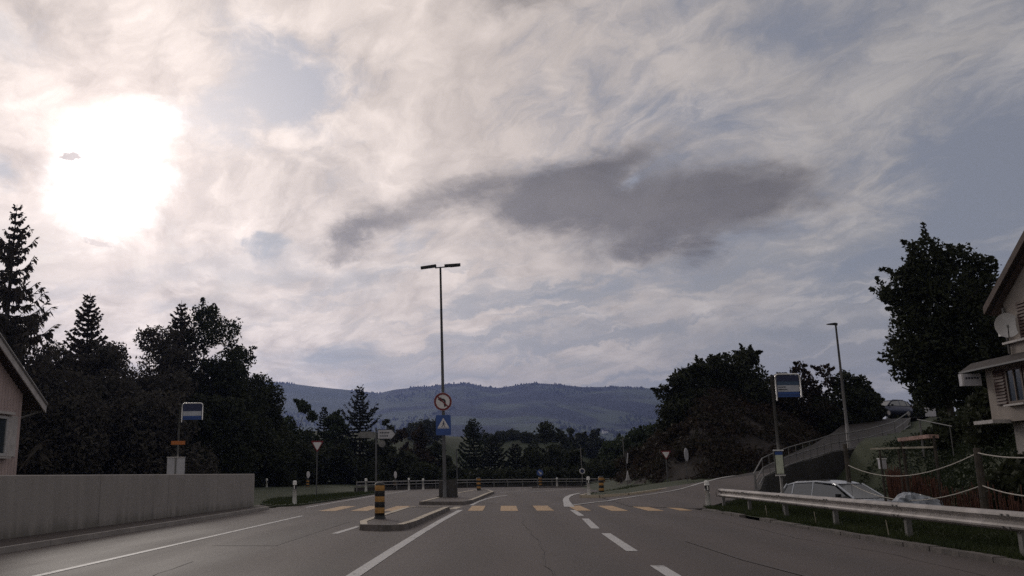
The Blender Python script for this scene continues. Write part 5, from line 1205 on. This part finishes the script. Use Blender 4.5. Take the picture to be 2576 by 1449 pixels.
for i, (x, y, h_) in enumerate(hd):
    broadleaf('meadow_bush', x, y, H(x, y) + h_, 2.6, 'low dark bush on the far meadow, number %s from the light green spruce' % ('one two three four five six'.split()[i]), 'leafd', 900, .45, 140 + i, low=0., sprig=0, gaps=0., group='low bushes on the far meadow', cat='bush')

# right bank: bushes on the slope
BG = 'bushes on the dark bank at right'
for i, (x, y, zt, w, lb, m, n) in enumerate((
    (15.4, 72, 9.2, 1.9, 'leftmost bush on the brow of the bank', 'leafd', 5000),
    (17.1, 74, 10.1, 1.8, 'second bush from the left on the brow of the bank', 'leafd', 5000),
    (18.9, 75.5, 11.1, 1.9, 'pointed bush left of the big round one on the bank', 'leafd', 5500),
    (21.9, 76.5, 11.8, 2.5, 'big round bush on top of the bank', 'leafd', 8000),
    (14.5, 69.5, 6.9, 1.6, 'bush hanging over the left edge of the bank', 'leafd', 4500),
    (13.9, 66.5, 4.4, 1.5, 'low bush at the lower left edge of the bank', 'leafr', 4500),
    (27.4, 80, 11.0, 1.8, 'twiggy bush just right of the right bus stop sign', 'leafr', 3800),
    (28.6, 78, 10.5, 2.3, 'reddish dark bush behind the right bus stop sign', 'leafr', 6000),
    (30.0, 77, 9.8, 2.3, 'dark bush left of the right lamp pole', 'leafd', 6000),
    (30.8, 77, 9.3, 1.5, 'dark bush right of the right lamp pole', 'leafd', 5000),
    (31.6, 76.5, 8.3, 1.0, 'last low bush before the dark blue car', 'leafd', 4000),
    (29.2, 77.5, 9.5, 2.2, 'dark bush filling the slope between reddish bush and lamp pole', 'leafd', 6000),
    (30.5, 76.2, 8.4, 1.7, 'low dark bush in front of the right lamp pole end of the bank', 'leafd', 5000),
    (25.2, 79, 9.9, 1.5, 'low bush on the crest hidden partly by the bus stop panel', 'leafr', 4000),
    (12.4, 70, 2.6, 1.9, 'brownish scrub at the foot of the bank by the yield sign', 'leafr', 4500),
    (12.3, 76, 3.0, 1.9, 'brownish scrub at the foot of the bank behind the edge on triangle sign', 'leafr', 4500),
    (13.4, 62.5, 2.3, 1.5, 'low scrub on the foot of the bank nearest the side road', 'leafr', 3800))):
    zb = H(x, y) - .3
    broadleaf('bank_bush', x, y, zt, w, lb, m, n, .15, 160 + i, low=.0, sprig=26 if i in (3, 6, 7) else 16, gaps=.08, group=BG, cat='bush', z0=zb)
sc_x = RNG.uniform(10.8, 36, 9000); sc_y = RNG.uniform(57, 86, 9000); kd = poly_dist(sc_x, sc_y, HILL); k = (kd > .2) & (kd < 6.8) & (fbm(sc_x / 2.5, sc_y / 2.5, 3, 66) > .36)
sx_, sy_ = sc_x[k], sc_y[k]; sz_ = height(sx_, sy_); cl_pts = np.repeat(np.stack([sx_, sy_, sz_], 1), 14, 0); cl_pts += RNG.normal(0, 1, cl_pts.shape) * np.array([.35, .35, .16]) + np.array([0, 0, .18])
o = quads('undergrowth', cl_pts, .13, MT['leafr'], None, RNG, .6); tag(o, 'dark brown undergrowth matting the bank beside the side road', 'undergrowth', kind='stuff')

gw = np.stack([RNG.uniform(12.5, 27, 9000), RNG.uniform(24, 58, 9000)], 1); gz = height(gw[:, 0], gw[:, 1])
k = (gz > .2) & (gw[:, 0] < 12 + (gw[:, 1] - 24) * .5 + 5) & (gw[:, 1] < 46 + (gw[:, 0] - 14) * .85) & (fbm(gw[:, 0] / 2, gw[:, 1] / 2, 3, 71) > .4)
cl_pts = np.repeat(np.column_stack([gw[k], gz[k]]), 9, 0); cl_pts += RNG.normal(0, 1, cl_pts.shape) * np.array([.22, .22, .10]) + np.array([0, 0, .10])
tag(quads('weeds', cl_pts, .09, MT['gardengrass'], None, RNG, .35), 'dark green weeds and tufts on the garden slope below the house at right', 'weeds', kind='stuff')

# big tree by the house
zb_ = H(22.3, 45); h0 = zb_ - .1
BT = [(-.2, 0, 11.9, 1.15), (1.3, .2, 11.7, 1.0), (2.5, 0, 11.4, .62), (2.2, .2, 10.7, .7), (-1.2, 0, 10.9, .85), (-.3, .3, 10.4, 1.3), (-2.3, 0, 9.95, .5), (-1.8, 0, 9.8, .6), (0, 0, 9.5, 1.8), (2.0, 0, 9.7, 1.4), (3.1, .2, 9.3, 1.15), (-1.4, 0, 8.9, .9), (-.6, .3, 7.6, 1.8), (1.4, 0, 7.4, 2.2), (3.2, 0, 7.4, 1.8), (-1.5, 0, 7.3, 1.0), (-1.7, 0, 6.3, .9), (-.8, 0, 5.8, 1.3), (.7, .3, 5.7, 1.6), (2.4, 0, 5.6, 1.8), (-.9, 0, 5.0, .8), (3.9, .5, 9.0, 1.1), (3.8, .5, 5.8, 1.6)]
broadleaf('leafy_tree', 22.3, 45, 13.1, 3.2, 'big black leafy tree beside the right house', 'leafd', 40000, .115, 300, blobs=[(a, b_, c - h0, s) for a, b_, c, s in BT], sprig=60, gaps=.16, low=.2)
broadleaf('leafy_tree', 28.5, 52, 11.6, 3.4, 'dark tree peeping out behind the verge of the right house', 'leafd', 8000, .17, 301, sprig=16, low=.1, gaps=.1)
conifer('spruce_tree', 31.4, 55, 13.4, 1.6, 'thin spruce tip just left of the right roof verge', 'needle', 31, hang=.2)
for i, (x, y, zt, w, lb) in enumerate(((24.2, 42, 5.3, 2.3, 'dark shrub under the big tree beside the right house'), (20.5, 41, 3.7, 1.5, 'low dark shrub at the left foot of the big tree'), (26.0, 45, 6.5, 2.6, 'dark shrub behind the corner of the right house'), (17.2, 31.5, 4.1, 1.4, 'dark shrub below the projecting sign box'), (12.9, 22.5, 1.75, 1.2, 'dark leafy patch behind the second rope fence post'), (11.8, 18.6, 1.5, 1.0, 'dark leafy patch at the right edge behind the ropes'))):
    broadleaf('garden_shrub', x, y, zt, w, lb, 'leafd', 5000, .12, 320 + i, low=0., sprig=4, gaps=.02, group='dark shrubs round the right house', cat='shrub')

for i, (x, y, zt, w, lb) in enumerate(((37.5, 84, 7.3, 1.6, 'low dark hedge shrub right of the dark blue car'), (40.5, 86, 7.9, 2.2, 'dark shrub between the dark blue car and the big tree'), (33.0, 90, 7.2, 1.8, 'low dark shrub behind the dark blue car'))):
    broadleaf('lot_shrub', x, y, zt, w, lb, 'leafd', 3500, .16, 340 + i, low=0., sprig=6, gaps=.03, group='low shrubs round the lot at the top of the side road', cat='shrub')

# tiny far houses on the hills
for i, (x, y, rz_) in enumerate(((3.6, 1500, .3), (24, 1540, -.2), (44, 1500, .1), (278, 2200, .4), (118, 1800, 0.), (-180, 2000, .2))):
    z = float(hills(np.array([float(x)]), np.array([float(y)]))[0])
    o = thing('far_house', ['tiny pale house on the far slope above the light green spruce', 'tiny pale farmhouse, middle of three low on the far slope', 'tiny pale farmhouse, right of three low on the far slope', 'tiny white house high on the hazy right hillside', 'tiny pale house low on the hazy hillside by the round tree', 'tiny pale house on the hazy hillside behind the lamp post'][i], 'house', (x, y, z - 1), rz_, 'tiny houses on the far hillside')
    b = MB(); b.box((0, 0, 3.5), (12, 9, 7)); b.prism([(-4.5, 7), (4.5, 7), (0, 10.5)], 11.9, Matrix.Translation((-5.95, 0, 0)) @ Matrix.Rotation(R(90), 4, 'Z') @ Matrix.Rotation(R(90), 4, 'X')); b.build('wall', MT['wplast'], o)
    b = MB(); 
    for s in (-1, 1): b.quad((-6.6, s * 5.4, 6.6), (6.6, s * 5.4, 6.6), (6.6, 0, 10.9), (-6.6, 0, 10.9))
    b.build('roof', MT['tile'], o)

# ------------------------------------------------------------------ haze
b = MB(); b.box((0, 2120, 195), (6600, 4480, 490))
hz = b.build('haze', None); hz.data.materials.clear()
hm = bpy.data.materials.new('haze'); hm.use_nodes = True; nt = hm.node_tree; nt.nodes.clear()
ov = nt.nodes.new('ShaderNodeOutputMaterial'); pv = nt.nodes.new('ShaderNodeVolumePrincipled'); nt.links.new(pv.outputs[0], ov.inputs['Volume'])
pv.inputs['Density'].default_value = 1.3e-4; pv.inputs['Color'].default_value = (.40, .51, 1.0, 1); pv.inputs['Anisotropy'].default_value = .55
hz.data.materials.append(hm); tag(hz, 'thin blue air haze over the whole valley', 'haze', kind='stuff')
